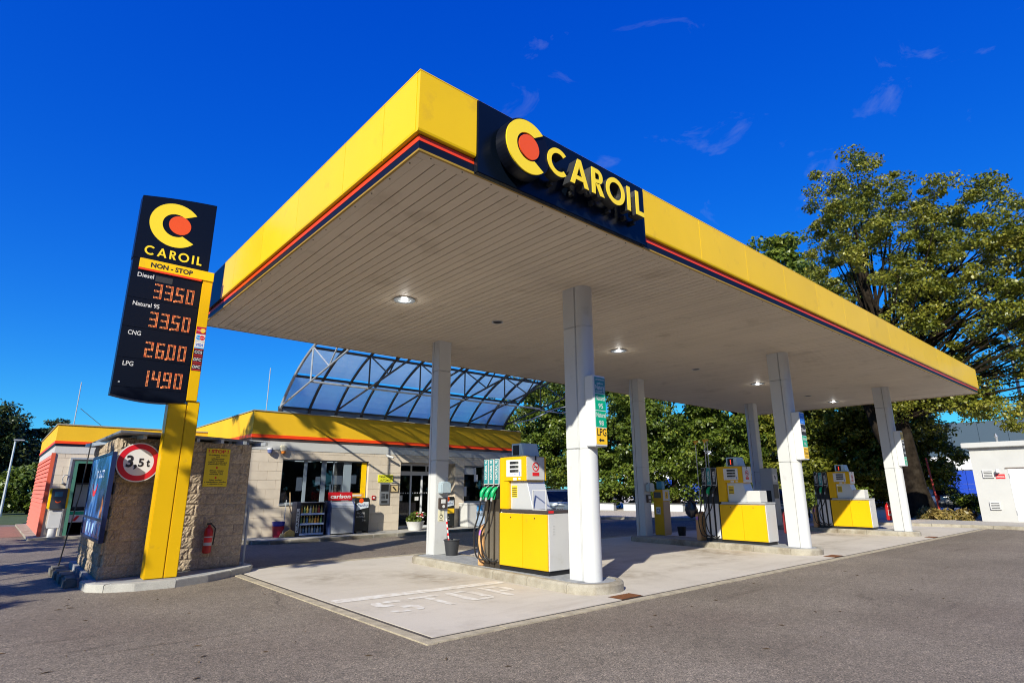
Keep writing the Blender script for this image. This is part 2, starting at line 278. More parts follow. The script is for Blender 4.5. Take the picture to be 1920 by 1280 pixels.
# ------------------------------------------------------------------ mesh helpers
class MB:
    def __init__(s): s.v = []; s.f = []
    def add(s, vs, fs):
        o = len(s.v); s.v += [tuple(p) for p in vs]; s.f += [tuple(i + o for i in q) for q in fs]; return s
    def box(s, x0, x1, y0, y1, z0, z1):
        return s.add([(x0, y0, z0), (x1, y0, z0), (x1, y1, z0), (x0, y1, z0), (x0, y0, z1), (x1, y0, z1), (x1, y1, z1), (x0, y1, z1)],
                     [(0, 3, 2, 1), (4, 5, 6, 7), (0, 1, 5, 4), (1, 2, 6, 5), (2, 3, 7, 6), (3, 0, 4, 7)])
    def obox(s, o, u, v, w, a, b, c):
        o, u, v, w = map(Vector, (o, u, v, w)); P = []
        for k in c:
            for i, j in ((a[0], b[0]), (a[1], b[0]), (a[1], b[1]), (a[0], b[1])): P.append(o + u * i + v * j + w * k)
        return s.add(P, [(0, 3, 2, 1), (4, 5, 6, 7), (0, 1, 5, 4), (1, 2, 6, 5), (2, 3, 7, 6), (3, 0, 4, 7)])
    def prism(s, pts, o, u, v, d):          # polygon pts in the (u,v) plane at o, extruded by the vector d
        o, u, v, d = map(Vector, (o, u, v, d)); n = len(pts)
        a = [o + u * p[0] + v * p[1] for p in pts]; b = [p + d for p in a]
        return s.add(a + b, [tuple(range(n)), tuple(range(2 * n - 1, n - 1, -1))] + [(i, i + n, (i + 1) % n + n, (i + 1) % n) for i in range(n)])
    def ring(s, outer, inner, o, u, v, d, closed=True):
        o, u, v, d = map(Vector, (o, u, v, d)); n = len(outer)
        A = [o + u * p[0] + v * p[1] for p in outer]; B = [o + u * p[0] + v * p[1] for p in inner]
        V = A + B + [p + d for p in A] + [p + d for p in B]; F = []
        for i in range(n if closed else n - 1):
            j = (i + 1) % n
            F += [(i, j, n + j, n + i), (2 * n + i, 3 * n + i, 3 * n + j, 2 * n + j), (i, 2 * n + i, 2 * n + j, j), (n + i, n + j, 3 * n + j, 3 * n + i)]
        if not closed:
            F += [(0, n, 3 * n, 2 * n), (n - 1, 3 * n - 1, 4 * n - 1, 2 * n - 1)]
        return s.add(V, F)
    def tube(s, path, r, n=8, cap=True):
        path = [Vector(p) for p in path]; m = len(path); rs = r if isinstance(r, (list, tuple)) else [r] * m
        V = []; prev = None
        for i, p in enumerate(path):
            d = (path[min(i + 1, m - 1)] - path[max(i - 1, 0)]).normalized()
            if prev is None:
                a = d.orthogonal().normalized()
            else:
                a = (prev - d * prev.dot(d)); a = a.normalized() if a.length > 1e-6 else d.orthogonal().normalized()
            prev = a; b = d.cross(a)
            V += [p + (a * math.cos(2 * math.pi * k / n) + b * math.sin(2 * math.pi * k / n)) * rs[i] for k in range(n)]
        F = [(i * n + k, i * n + (k + 1) % n, (i + 1) * n + (k + 1) % n, (i + 1) * n + k) for i in range(m - 1) for k in range(n)]
        if cap: F += [tuple(range(n - 1, -1, -1)), tuple(range((m - 1) * n, m * n))]
        return s.add(V, F)
    def lathe(s, prof, o, n=20):           # prof (r,z)
        o = Vector(o); V = []; m = len(prof)
        for r_, z in prof: V += [o + Vector((r_ * math.cos(2 * math.pi * k / n), r_ * math.sin(2 * math.pi * k / n), z)) for k in range(n)]
        F = [(i * n + k, i * n + (k + 1) % n, (i + 1) * n + (k + 1) % n, (i + 1) * n + k) for i in range(m - 1) for k in range(n)]
        F += [tuple(range(n - 1, -1, -1)), tuple(range((m - 1) * n, m * n))]
        return s.add(V, F)
    def mesh(s, name, m, off=(0, 0, 0), bev=0.0, smooth=False):
        me = bpy.data.meshes.new(name); ox, oy, oz = off
        me.from_pydata([(p[0] - ox, p[1] - oy, p[2] - oz) for p in s.v], [], s.f); me.materials.append(m)
        bm = bmesh.new(); bm.from_mesh(me); bmesh.ops.recalc_face_normals(bm, faces=bm.faces)
        if bev:
            es = [e for e in bm.edges if len(e.link_faces) == 2 and e.calc_face_angle(0) > 0.6]
            bmesh.ops.bevel(bm, geom=es, offset=bev, segments=2, affect='EDGES', clamp_overlap=True)
        bm.to_mesh(me); bm.free()
        if smooth: me.polygons.foreach_set('use_smooth', [True] * len(me.polygons)); me.set_sharp_from_angle(angle=R(40))
        return me
def link(name, me, parent=None):
    o = bpy.data.objects.new(name, me); C.objects.link(o)
    if parent: o.parent = parent
    return o
def tag(o, label=None, cat=None, group=None, kind=None):
    if label: o['label'] = label
    if cat: o['category'] = cat
    if group: o['group'] = group
    if kind: o['kind'] = kind
    return o
def thing(name, label, cat, loc=(0, 0, 0), rz=0.0, group=None):
    o = bpy.data.objects.new(name, None); C.objects.link(o); o.location = loc; o.rotation_euler = (0, 0, rz); o.empty_display_size = 0.2
    return tag(o, label, cat, group)
def root_of(o):
    while o.parent: o = o.parent
    return o
def part(name, mb, m, parent, bev=0.0, smooth=False, local=False, label=None):   # coordinates are world ones unless local
    off = (0, 0, 0) if local else tuple(root_of(parent).location)
    o = link(name, mb.mesh(name, m, off, bev, smooth), parent)
    if label: o['label'] = label
    return o
def solo(name, mb, m, label, cat, group=None, bev=0.0, smooth=False, base=None):
    base = base or (0, 0, 0)
    o = link(name, mb.mesh(name, m, base, bev, smooth)); o.location = base
    return tag(o, label, cat, group)
def struct(name, mb, m, bev=0.0, kind='structure'):
    o = link(name, mb.mesh(name, m, (0, 0, 0), bev)); o['kind'] = kind; return o
def dup(root, loc, rz=None, label=None):
    def cp(o, par):
        c = o.copy(); C.objects.link(c)
        if par: c.parent = par
        for ch in list(o.children): cp(ch, c)
        return c
    r = cp(root, None); r.location = loc
    if rz is not None: r.rotation_euler = (0, 0, rz)
    if label: r['label'] = label
    return r
def inst(name, me, parent, loc, rot=None, scale=None):
    o = bpy.data.objects.new(name, me); C.objects.link(o); o.parent = parent; o.location = loc
    if rot: o.rotation_euler = rot
    if scale: o.scale = scale
    return o

_tx = {}
def text_geo(s, bold=0.0, sp=1.0, shear=0.0):
    k = (s, bold, sp, shear)
    if k in _tx: return _tx[k]
    cu = bpy.data.curves.new('t', 'FONT'); cu.body = s; cu.size = 1.0; cu.offset = bold; cu.space_character = sp; cu.shear = shear; cu.resolution_u = 3
    ob = bpy.data.objects.new('t', cu); C.objects.link(ob)
    me = ob.to_mesh(); V = [tuple(v.co) for v in me.vertices]; F = [tuple(p.vertices) for p in me.polygons]; ob.to_mesh_clear()
    bpy.data.objects.remove(ob); bpy.data.curves.remove(cu)
    _tx[k] = (V, F); return V, F
_hv = text_geo('H')[0]; CAP = max(p[1] for p in _hv) if _hv else 0.7
def txt(mb, s, o, u, v, h, align='L', bold=0.0, width=None, sp=1.0, shear=0.0):
    V, F = text_geo(s, bold, sp, shear)
    if not V: return mb
    x0 = min(p[0] for p in V); x1 = max(p[0] for p in V); k = h / CAP; kx = k
    if width: kx = width / (x1 - x0)
    a = {'L': x0, 'C': (x0 + x1) / 2, 'R': x1}[align]
    o, u, v = Vector(o), Vector(u), Vector(v)
    return mb.add([o + u * ((p[0] - a) * kx) + v * (p[1] * k) for p in V], F)
X, Y, Z = Vector((1, 0, 0)), Vector((0, 1, 0)), Vector((0, 0, 1))
def arc(cx, cy, r, a0, a1, n): return [(cx + r * math.cos(R(a0 + (a1 - a0) * i / n)), cy + r * math.sin(R(a0 + (a1 - a0) * i / n))) for i in range(n + 1)]
def circ(cx, cy, r, n=32): return arc(cx, cy, r, 0, 360, n)[:-1]
def plate(u0, u1, v0, v1): return [(u0, v0), (u1, v0), (u1, v1), (u0, v1)]

# geometric sans letters (cap height 1), for the brand lettering
def brand_letter(ch, mb, o, u, v, h, d):
    o, u, v, d = map(Vector, (o, u, v, d)); t = 0.185
    q = lambda pts: [(a * h, b * h) for a, b in pts]
    if ch == 'O':
        mb.ring(q(circ(0.53, 0.5, 0.53, 36)), q(circ(0.53, 0.5, 0.53 - t, 36)), o, u, v, d); return 1.06
    if ch == 'C':
        mb.ring(q(arc(0.53, 0.5, 0.53, 45, 315, 28)), q(arc(0.53, 0.5, 0.53 - t, 47, 313, 28)), o, u, v, d, False); return 0.95
    if ch == 'I':
        mb.prism(q(plate(0, t, 0, 1)), o, u, v, d); return t
    if ch == 'L':
        mb.prism(q([(0, 0), (0.5, 0), (0.5, t), (t, t), (t, 1), (0, 1)]), o, u, v, d); return 0.5
    if ch == 'A':
        w = 0.92
        mb.prism(q([(0, 0), (t * 1.08, 0), (w / 2, 0.74), (w / 2 + 0.085, 1), (w / 2 - 0.085, 1)]), o, u, v, d)
        mb.prism(q([(w, 0), (w / 2 + 0.085, 1), (w / 2, 0.74), (w - t * 1.08, 0)]), o, u, v, d)
        mb.prism(q([(0.27, 0.2), (w - 0.27, 0.2), (w - 0.335, 0.36), (0.335, 0.36)]), o, u, v, d); return w
    if ch == 'R':
        mb.prism(q(plate(0, t, 0, 1)), o, u, v, d)
        mb.ring(q([(t, 1)] + arc(0.30, 0.71, 0.29, 90, -90, 14) + [(t, 0.42)]), q([(t, 1 - t * .92)] + arc(0.30, 0.71, 0.29 - t * .92, 90, -90, 14) + [(t, 0.42 + t * .92)]), o, u, v, d, False)
        mb.prism(q([(0.20, 0.44), (0.40, 0.47), (0.66, 0), (0.44, 0)]), o, u, v, d); return 0.64
    return 0.5
def emblem_c(mb, o, u, v, r, d, th0=40, rin=0.52):
    # open ring whose mouth is a horizontal wedge to the right
    mb.ring([(r * math.cos(a), r * math.sin(a)) for a in np.radians(np.linspace(th0, 360 - th0, 40))],
            [(r * rin * math.cos(a), r * rin * math.sin(a)) for a in np.radians(np.linspace(th0 + 14, 360 - th0 - 14, 40))], o, u, v, d, False)

# ------------------------------------------------------------------ ground
g = MB(); g.add([(-900, -900, 0), (1500, -900, 0), (1500, 1500, 0), (-900, 1500, 0)], [(0, 1, 2, 3)]); struct('asphalt_ground', g, ASPH)
AX0, AX1, AY0, AY1 = 3.90, 30.0, 5.83, 13.0
g = MB()
xs = [AX0, 7.4, 11.4, 15.4, 19.4, 23.4, AX1]
for i in range(len(xs) - 1):
    for (a, b) in ((AY0, 9.35), (9.35, AY1)):
        e = 0.006
        g.box(xs[i] + e, xs[i + 1] - e, a + e, b - e, -0.05, 0.012)
struct('concrete_apron', g, CONC)
g = MB(); g.box(3.80, AX1, 5.74, AY1, -0.06, 0.004); struct('apron_joint_base', g, mat('joint_dark', (0.06, 0.05, 0.045), 0.95))
# flush concrete edge strip round the apron
g = MB()
y = AY0
for i in range(13):
    g.box(3.69, 3.825, 5.60 + i * 0.57 + .002, 5.60 + (i + 1) * 0.57 - .002, -0.05, 0.016)
for i in range(27):
    g.box(3.828 + i * 0.97 + .002, 3.81 + (i + 1) * 0.97 - .002, 5.62, 5.755, -0.05, 0.016)
for i in range(27):
    g.box(3.81 + i * 0.97 + .002, 3.81 + (i + 1) * 0.97 - .002, 13.04, 13.22, -0.05, 0.014)
struct('apron_edge_strip', g, mat('edge_strip', (0.44, 0.38, 0.28), 0.9, var=0.40, vs=6, bump=0.3, bs=60, grain=0.2, gs=130))
# painted markings
PAINT = mat('worn_road_paint', (0.68, 0.66, 0.63), 0.8, dirt=(0.55, 0.50, 0.44), ds=7, dth=(0.40, 0.60))
g = MB(); zz = 0.0165
def flat(pts): g.add([(a, b, zz) for a, b in pts], [tuple(range(len(pts)))])
flat([(3.95, 8.37), (6.95, 8.17), (6.95, 8.42), (3.95, 8.64)])
def letter_quads(ox, w, polys):      # polys in letter units (0..1 across, 0..1 up the stem)
    for p in polys: flat([(ox + a * w, 7.20 + b * 0.84) for a, b in p])
letter_quads(4.24, .52, [[(.0, .62), (.18, .55), (.50, .55), (.50, .70), (.30, .72), (.36, 1.0), (.12, .98), (.02, .88)], [(.44, .86), (.92, .80), (.96, .92), (.80, 1.0), (.44, 1.0)],
                         [(.50, .30), (.50, .46), (.84, .44), (.98, .34), (.96, .10), (.80, .0), (.66, .02), (.72, .28)], [(.0, .18), (.10, .04), (.46, .0), (.46, .14), (.0, .22)]])
letter_quads(4.90, .50, [[(.0, .84), (1, .84), (1, 1), (.0, 1)], [(.40, .0), (.62, .0), (.62, .83), (.40, .83)]])
letter_quads(5.52, .48, [[(.0, .2), (.12, .02), (.30, .0), (.30, .96), (.12, .98), (.0, .8)], [(.38, .84), (.86, .84), (.74, 1), (.38, 1)], [(.72, .2), (1, .2), (1, .78), (.72, .82)], [(.38, .0), (.80, .0), (.98, .14), (.38, .15)]])
letter_quads(6.16, .50, [[(.10, .0), (.34, .0), (.34, 1), (.10, 1)], [(.42, .84), (.86, .84), (.78, 1), (.42, 1)], [(.74, .5), (1, .52), (1, .78), (.74, .80)], [(.42, .40), (.88, .40), (.96, .48), (.42, .54)]])
struct('stop_marking', g, PAINT)
# drain grate set in the apron edge
t = thing('drain_grate', 'rusty steel drain grate at the front tip of the nearest island', 'drain', (7.22, 5.86, 0.0))
b = MB(); b.box(7.22, 7.72, 5.82, 6.10, -.02, .014); part('frame', b, mat('drain_dark', (0.03, 0.015, 0.008), .9), t)
b = MB()
for i in range(12): b.box(7.24 + i * .04, 7.262 + i * .04, 5.84, 6.08, .0141, .022)
part('grate_bars', b, RUST, t)
for k, (dx, lab) in enumerate(((7.95, 'rusty drain grate beside the front end of the middle island'), (16.1, 'rusty drain grate beside the front end of the farthest island'))):
    dup(t, (7.22 + dx, 5.86, 0), None, lab)

# far verge beyond the forecourt kerb
verge = [(30.2, -6), (30.2, 6.5), (29.9, 8.5), (29.3, 10.3), (28.4, 14.0), (27.1, 17.4), (25.4, 20.3), (23.4, 22.6), (21.5, 24.0), (18.4, 25.4), (18.4, 60), (80, 60), (80, -6)]
g = MB(); g.prism(verge, (0, 0, -0.05), X, Y, (0, 0, 0.15)); struct('gravel_verge', g, SOIL)
kb = MB()
def kerb_run(mb, pts, w, z1, seg=1.0, z0=-0.03, gap=0.008, out=None):
    for (a, b_) in zip(pts[:-1], pts[1:]):
        A, B = Vector((*a, 0)), Vector((*b_, 0)); L = (B - A).length; n = max(1, round(L / seg)); d = (B - A) / L; nrm = Vector((-d.y, d.x, 0))
        for i in range(n):
            p0 = i * L / n + gap / 2; p1 = (i + 1) * L / n - gap / 2
            q = MB(); q.obox(A, d, nrm, Z, (p0, p1), (0, w), (z0, z1))
            if out is None: mb.add(q.v, q.f)
            else: out.append(q)
ks = []; kerb_run(None, verge[:10], -0.15 * -1, 0.13, 1.0, out=ks)
kroot = thing('forecourt_kerb', 'long concrete kerb bounding the far right edge of the forecourt', 'kerb', (30.2, 0, 0))
for q in ks: part('kerb_stone', q, KERB, kroot, bev=.012)
# pavement along the kerb by the white building
g = MB(); g.add([(30.36, -6, .115), (34.0, -6, .115), (34.0, 8.2, .115), (30.10, 8.2, .115)], [(0, 1, 2, 3)]); struct('right_pavement', g, mat('pavement_grey', (0.40, 0.37, 0.33), .9, var=.2, vs=5, grain=.12, gs=80))
# reddish paving by the car wash
g = MB(); g.add([(-8, 27.5, .006), (1.1, 27.5, .006), (1.1, 35.5, .006), (-8, 38, .006)], [(0, 1, 2, 3)]); struct('brick_paving', g, mat('brick_paving', (0.26, 0.14, 0.10), .9, var=.35, vs=4, grain=.2, gs=30))
g = MB(); g.prism([(-60, 38), (1.1, 37.5), (6, 60), (6, 120), (-60, 120)], (0, 0, 0.002), X, Y, (0, 0, .02)); struct('grass_field', g, mat('grass_ground', (0.06, 0.09, 0.02), .95, var=.4, vs=2, bump=.6, bs=20))
# leaf litter and twigs lying on the asphalt
rng = np.random.default_rng(5); lv = MB()
for _ in range(240):
    x, y_ = rng.uniform(-1.5, 16), rng.uniform(2.5, 12.5)
    if y_ > 5.5 and x > 3.6: continue
    a = rng.uniform(0, 6.3); s_ = rng.uniform(.008, .026); c_, d_ = math.cos(a), math.sin(a); l_ = s_ * rng.uniform(1.2, 3)
    lv.add([(x - c_ * l_, y_ - d_ * l_, .004), (x + d_ * s_ * .5, y_ - c_ * s_ * .5, .012), (x + c_ * l_, y_ + d_ * l_, .005), (x - d_ * s_ * .5, y_ + c_ * s_ * .5, .014)], [(0, 1, 2, 3)])
o = struct('fallen_leaves', lv, mat('dry_leaf', (0.14, 0.09, 0.05), .9, var=.6, vs=9), kind='stuff')
tag(o, 'dry leaves and twigs scattered on the asphalt', 'leaves')

# ------------------------------------------------------------------ canopy
CX0, CX1, CY0, CY1, ZS, ZT = 2.845, 28.345, 4.785, 13.80, 5.155, 6.092
can = thing('fuel_canopy', 'big flat yellow edged canopy with slatted white underside over the pumps', 'canopy', (CX0, CY0, ZS))
b = MB(); b.box(CX0 + .16, CX1 - .16, CY0 + .16, CY1 - .16, ZS + .05, ZS + .16); part('soffit_backing', b, SOFD, can)
b = MB(); b.box(CX0 + .08, CX1 - .08, CY0 + .08, CY1 - .08, ZT - .12, ZT - .06); part('roof_deck', b, ROOFD, can)
pitch = 0.157; n_sl = int((CX1 - CX0 - .30) / pitch)
sm = MB().box(0, pitch - .013, 0, CY1 - CY0 - .30, 0, .02).mesh('soffit_slat', SOFF, bev=.0)
for i in range(n_sl): inst('soffit_slat', sm, can, (.15 + i * pitch, .15, random.uniform(-.0012, .0012)))
b = MB()
b.box(CX0 + .03, CX1 - .03, CY0 + .03, CY0 + .148, ZS - .004, ZS + .03); b.box(CX0 + .03, CX1 - .03, CY1 - .148, CY1 - .03, ZS - .004, ZS + .03)
b.box(CX0 + .03, CX0 + .148, CY0 + .149, CY1 - .149, ZS - .004, ZS + .03); b.box(CX1 - .148, CX1 - .03, CY0 + .149, CY1 - .149, ZS - .004, ZS + .03)
part('soffit_border', b, SOFF, can, bev=.004)
b = MB()                                              # rivets on the border
for i in range(60):
    for yy in (CY0 + .07,): b.lathe([(.009, -.006), (.009, 0)], (CX0 + .2 + i * .43, yy, ZS - .004), 6)
for i in range(20): b.lathe([(.009, -.006), (.009, 0)], (CX0 + .07, CY0 + .3 + i * .45, ZS - .004), 6)
part('rivets', b, DGR, can)
b = MB()
for (x0, x1, y0, y1) in ((CX0, CX1, CY0, CY0 + .03), (CX0, CX1, CY1 - .03, CY1), (CX0, CX0 + .03, CY0 + .03, CY1 - .03), (CX1 - .03, CX1, CY0 + .03, CY1 - .03)):
    b.box(x0, x1, y0, y1, ZS - .012, ZS + .012)
part('edge_trim', b, GOLD, can)
def ring4(mb, e, z0, z1, t_=.03):
    mb.box(CX0 - e, CX1 + e, CY0 - e, CY0 - e + t_, z0, z1); mb.box(CX0 - e, CX1 + e, CY1 + e - t_, CY1 + e, z0, z1)
    mb.box(CX0 - e, CX0 - e + t_, CY0 - e + t_, CY1 + e - t_, z0, z1); mb.box(CX1 + e - t_, CX1 + e, CY0 - e + t_, CY1 + e - t_, z0, z1)
b = MB(); ring4(b, 0.0, ZS + .0125, ZS + .105); part('navy_stripe', b, NAVY, can)
b = MB(); ring4(b, 0.004, ZS + .106, ZS + .172); part('red_stripe', b, RED, can)
b = MB(); ring4(b, -0.004, ZS + .173, ZT - .02); part('fascia_backing', b, mat('backing_brown', (.10, .055, .01), .8), can)
# yellow fascia panels, proud of the stripes, with a rolled lower edge
prof = [(0.0, ZS + .185), (-.030, ZS + .178), (-.048, ZS + .190), (-.055, ZS + .215), (-.055, ZT), (0.0, ZT)]
def fpanel(side, a, b_):
    m_ = MB(); e = .004
    if side == 'F': m_.prism([(p[0], p[1]) for p in prof], (a + e, CY0, 0), Y, Z, ((b_ - a) - 2 * e, 0, 0))
    if side == 'L': m_.prism([(p[0], p[1]) for p in prof], (CX0, a + e, 0), X, Z, (0, (b_ - a) - 2 * e, 0))
    if side == 'B': m_.prism([(-p[0], p[1]) for p in prof], (a + e, CY1, 0), Y, Z, ((b_ - a) - 2 * e, 0, 0))
    if side == 'R': m_.prism([(-p[0], p[1]) for p in prof], (CX1, a + e, 0), X, Z, (0, (b_ - a) - 2 * e, 0))
    part('fascia_panel', m_, YEL, can)
e_gap = .004
fx = [CX0 - .055, 3.584]
for a, b_ in zip(fx[:-1], fx[1:]): fpanel('F', a, b_)
fx = [6.803 + 1.612 * i for i in range(14)]; fx[-1] = CX1 + .055
fx = [x for x in fx if x <= CX1 + .06]
for a, b_ in zip(fx[:-1], fx[1:]): fpanel('F', a, b_)
fy = [CY0, 5.527, 6.582, 8.20, 9.81, 11.4, 12.2]
for a, b_ in zip(fy[:-1], fy[1:]): fpanel('L', a, b_)
bx = [CX0 + 1.62 * i for i in range(16)]; bx[-1] = CX1
for a, b_ in zip(bx[:-1], bx[1:]): fpanel('B', a, b_)
for a, b_ in zip([CY0, 7.0, 9.3, 11.6], [7.0, 9.3, 11.6, CY1]): fpanel('R', a, b_)
b = MB(); b.box(CX0 - .058, CX0 + .02, 12.204, CY1 + .055, ZS + .18, ZT); part('dark_end_panel', b, BLK, can, label='plain black sign panel at the rear of the left fascia')
b = MB(); ring4(b, .058, ZT + .0005, ZT + .012, .08); part('coping', b, YEL, can)

# fascia sign
fs = thing('fascia_sign', 'black CAROIL sign panel with raised yellow letters on the canopy front', 'sign', (3.584, CY0, ZS))
b = MB(); b.box(3.586, 6.80, CY0 - .075, CY0 + .0, ZS - .02, ZT + .003); part('backing_panel', b, mat('sign_panel_black', (0.003, 0.006, 0.013), .25, var=.3, vs=1.2, spec=0.25), fs, bev=.008)
d = (0, .16, 0); yf = 4.50
b = MB(); b.prism(circ(4.19, 5.605, .375, 48), (0, yf + .006, 0), X, Z, (0, .155, 0)); dk = part('emblem', b, BLK, fs, label='round black emblem drum')
b = MB(); emblem_c(b, (4.19, yf - .012, 5.605), X, Z, .352, (0, .017, 0), 46, .53); part('emblem_ring', b, LETY, dk)
b = MB(); b.prism(circ(4.205, 5.61, .163, 40), (0, yf - .010, 0), X, Z, (0, .015, 0)); part('emblem_dot', b, ORANGE, dk)
pos = [('C', 4.515, .37), ('A', 4.925, .385), ('R', 5.345, .385), ('O', 5.64, .385), ('I', 6.105, .375), ('L', 6.30, .375)]
for ch, x0, h in pos:
    b = MB(); brand_letter(ch, b, (x0, yf, 5.42), X, Z, h, (0, .14, 0)); lo = part('letter', b, DGR, fs)
    b = MB(); brand_letter(ch, b, (x0, yf - .008, 5.42), X, Z, h, (0, .0075, 0)); part('letter_face', b, LETY, lo)
b = MB()
for x0 in (4.7, 5.1, 5.5, 5.85, 6.2, 6.42): part('letter_bracket', MB().box(x0, x0 + .05, yf + .14, CY0 - .07, 5.36, 5.42), DGR, fs)

# columns
def column(cx, cy, sgn, label):
    # cx = west face; cy = seam between the flat box and the half round end; sgn -1: round end to the front
    w = .36; t_ = thing('canopy_column', label, 'column', (cx, cy, .15), 0, 'white columns carrying the canopy')
    for k, (z0, z1) in enumerate(((.15, 2.25), (2.256, 4.40), (4.406, ZS + .03))):
        b_ = MB(); ya, yb = (cy + .004, cy + .30) if sgn < 0 else (cy - .30, cy - .004)
        if sgn > 0: ya, yb = cy - .0, cy + .24
        if sgn < 0: b_.box(cx, cx + w, cy + .004, cy + .30, z0, z1)
        else: b_.box(cx, cx + w, cy, cy + .24, z0, z1)
        part('box_cladding', b_, WHC, t_, bev=.012)
        b_ = MB(); r_ = w / 2
        if sgn < 0: pts = [(cx + .004, cy - .010)] + [(cx + r_ - (r_ - .004) * math.cos(a), cy - .04 - (r_ * .88) * math.sin(a)) for a in np.linspace(0, math.pi, 17)] + [(cx + w - .004, cy - .010)]
        else: pts = [(cx + .004, cy + .252)] + [(cx + r_ - (r_ - .004) * math.cos(a), cy + .28 + (r_ * .88) * math.sin(a)) for a in np.linspace(0, math.pi, 17)] + [(cx + w - .004, cy + .252)]
        b_.prism(pts, (0, 0, z0), X, Y, (0, 0, z1 - z0)); part('round_cladding', b_, WHC, t_, smooth=True)
    b_ = MB(); b_.box(cx + .03, cx + w - .03, cy - .05 if sgn < 0 else cy + .02, cy + .28 if sgn > 0 else cy + .27, .15, ZS); part('core', b_, DGR, t_)
    return t_
COLS = [(7.33, 6.69, -1, 'white front column beside the nearest pump with green fuel name board'), (15.36, 6.69, -1, 'white front column at the middle pump with blue topped fuel board'),
        (23.72, 6.75, -1, 'farthest white front column with small yellow topped fuel board'), (7.66, 11.50, 1, 'white rear column with towel dispenser and wheelchair notice behind the nearest pump'),
        (15.52, 11.45, 1, 'shaded white rear column beside the slim yellow service post'), (24.0, 11.75, 1, 'rear column half hidden behind the middle pump')]
for c_ in COLS: column(*c_)

# downlights in the soffit
LAMP = mat('lamp_lens', (0.9, 0.9, 0.9), .3, emit=(1, 0.98, 0.92), es=14.0)
def downlight(x, y_, lab):
    t_ = thing('canopy_light', lab, 'ceiling light', (x, y_, ZS), 0, 'round recessed lights in the canopy underside')
    b_ = MB(); b_.ring(circ(x, y_, .21, 28), circ(x, y_, .12, 28), (0, 0, ZS - .018), X, Y, (0, 0, .0175)); part('rim', b_, mat('lamp_rim', (0.28, 0.31, 0.34), .35, metal=.4), t_)
    b_ = MB(); b_.prism(circ(x, y_, .118, 24), (0, 0, ZS - .010), X, Y, (0, 0, .009)); part('reflector', b_, STEEL, t_)
    b_ = MB(); b_.prism(circ(x, y_, .055, 16), (0, 0, ZS - .024), X, Y, (0, 0, .012)); part('bulb', b_, LAMP, t_)
    ld = bpy.data.lights.new('canopy_lamp', 'POINT'); ld.energy = 3; ld.shadow_soft_size = .05; ld.color = (1, .97, .9)
    lo = bpy.data.objects.new('canopy_lamp', ld); C.objects.link(lo); lo.parent = t_; lo.location = (0, 0, -.07)
for x, lab in ((5.37, 'lit round recessed light above the nearest lane'), (11.90, 'lit round recessed light just right of the nearest front column'), (19.6, 'lit round recessed light left of the middle front column'), (26.3, 'lit round recessed light right of the middle front column, last of its row')):
    downlight(x, 9.33, lab)
for x, lab in ((7.72, 'small dark recessed fitting between the first two canopy lights'), (15.67, 'small dark recessed fitting between the second and third canopy lights'), (23.8, 'small dark recessed fitting between the third and fourth canopy lights')):
    t_ = thing('ceiling_sensor', lab, 'ceiling fitting', (x, 9.34, ZS), 0, 'small dark fittings in the canopy underside')
    b_ = MB(); b_.ring(circ(x, 9.34, .13, 20), circ(x, 9.34, .10, 20), (0, 0, ZS - .012), X, Y, (0, 0, .0115)); part('rim', b_, GREY, t_)
    b_ = MB(); b_.prism(circ(x, 9.34, .098, 20), (0, 0, ZS - .008), X, Y, (0, 0, .007)); part('recess', b_, BLKP, t_)

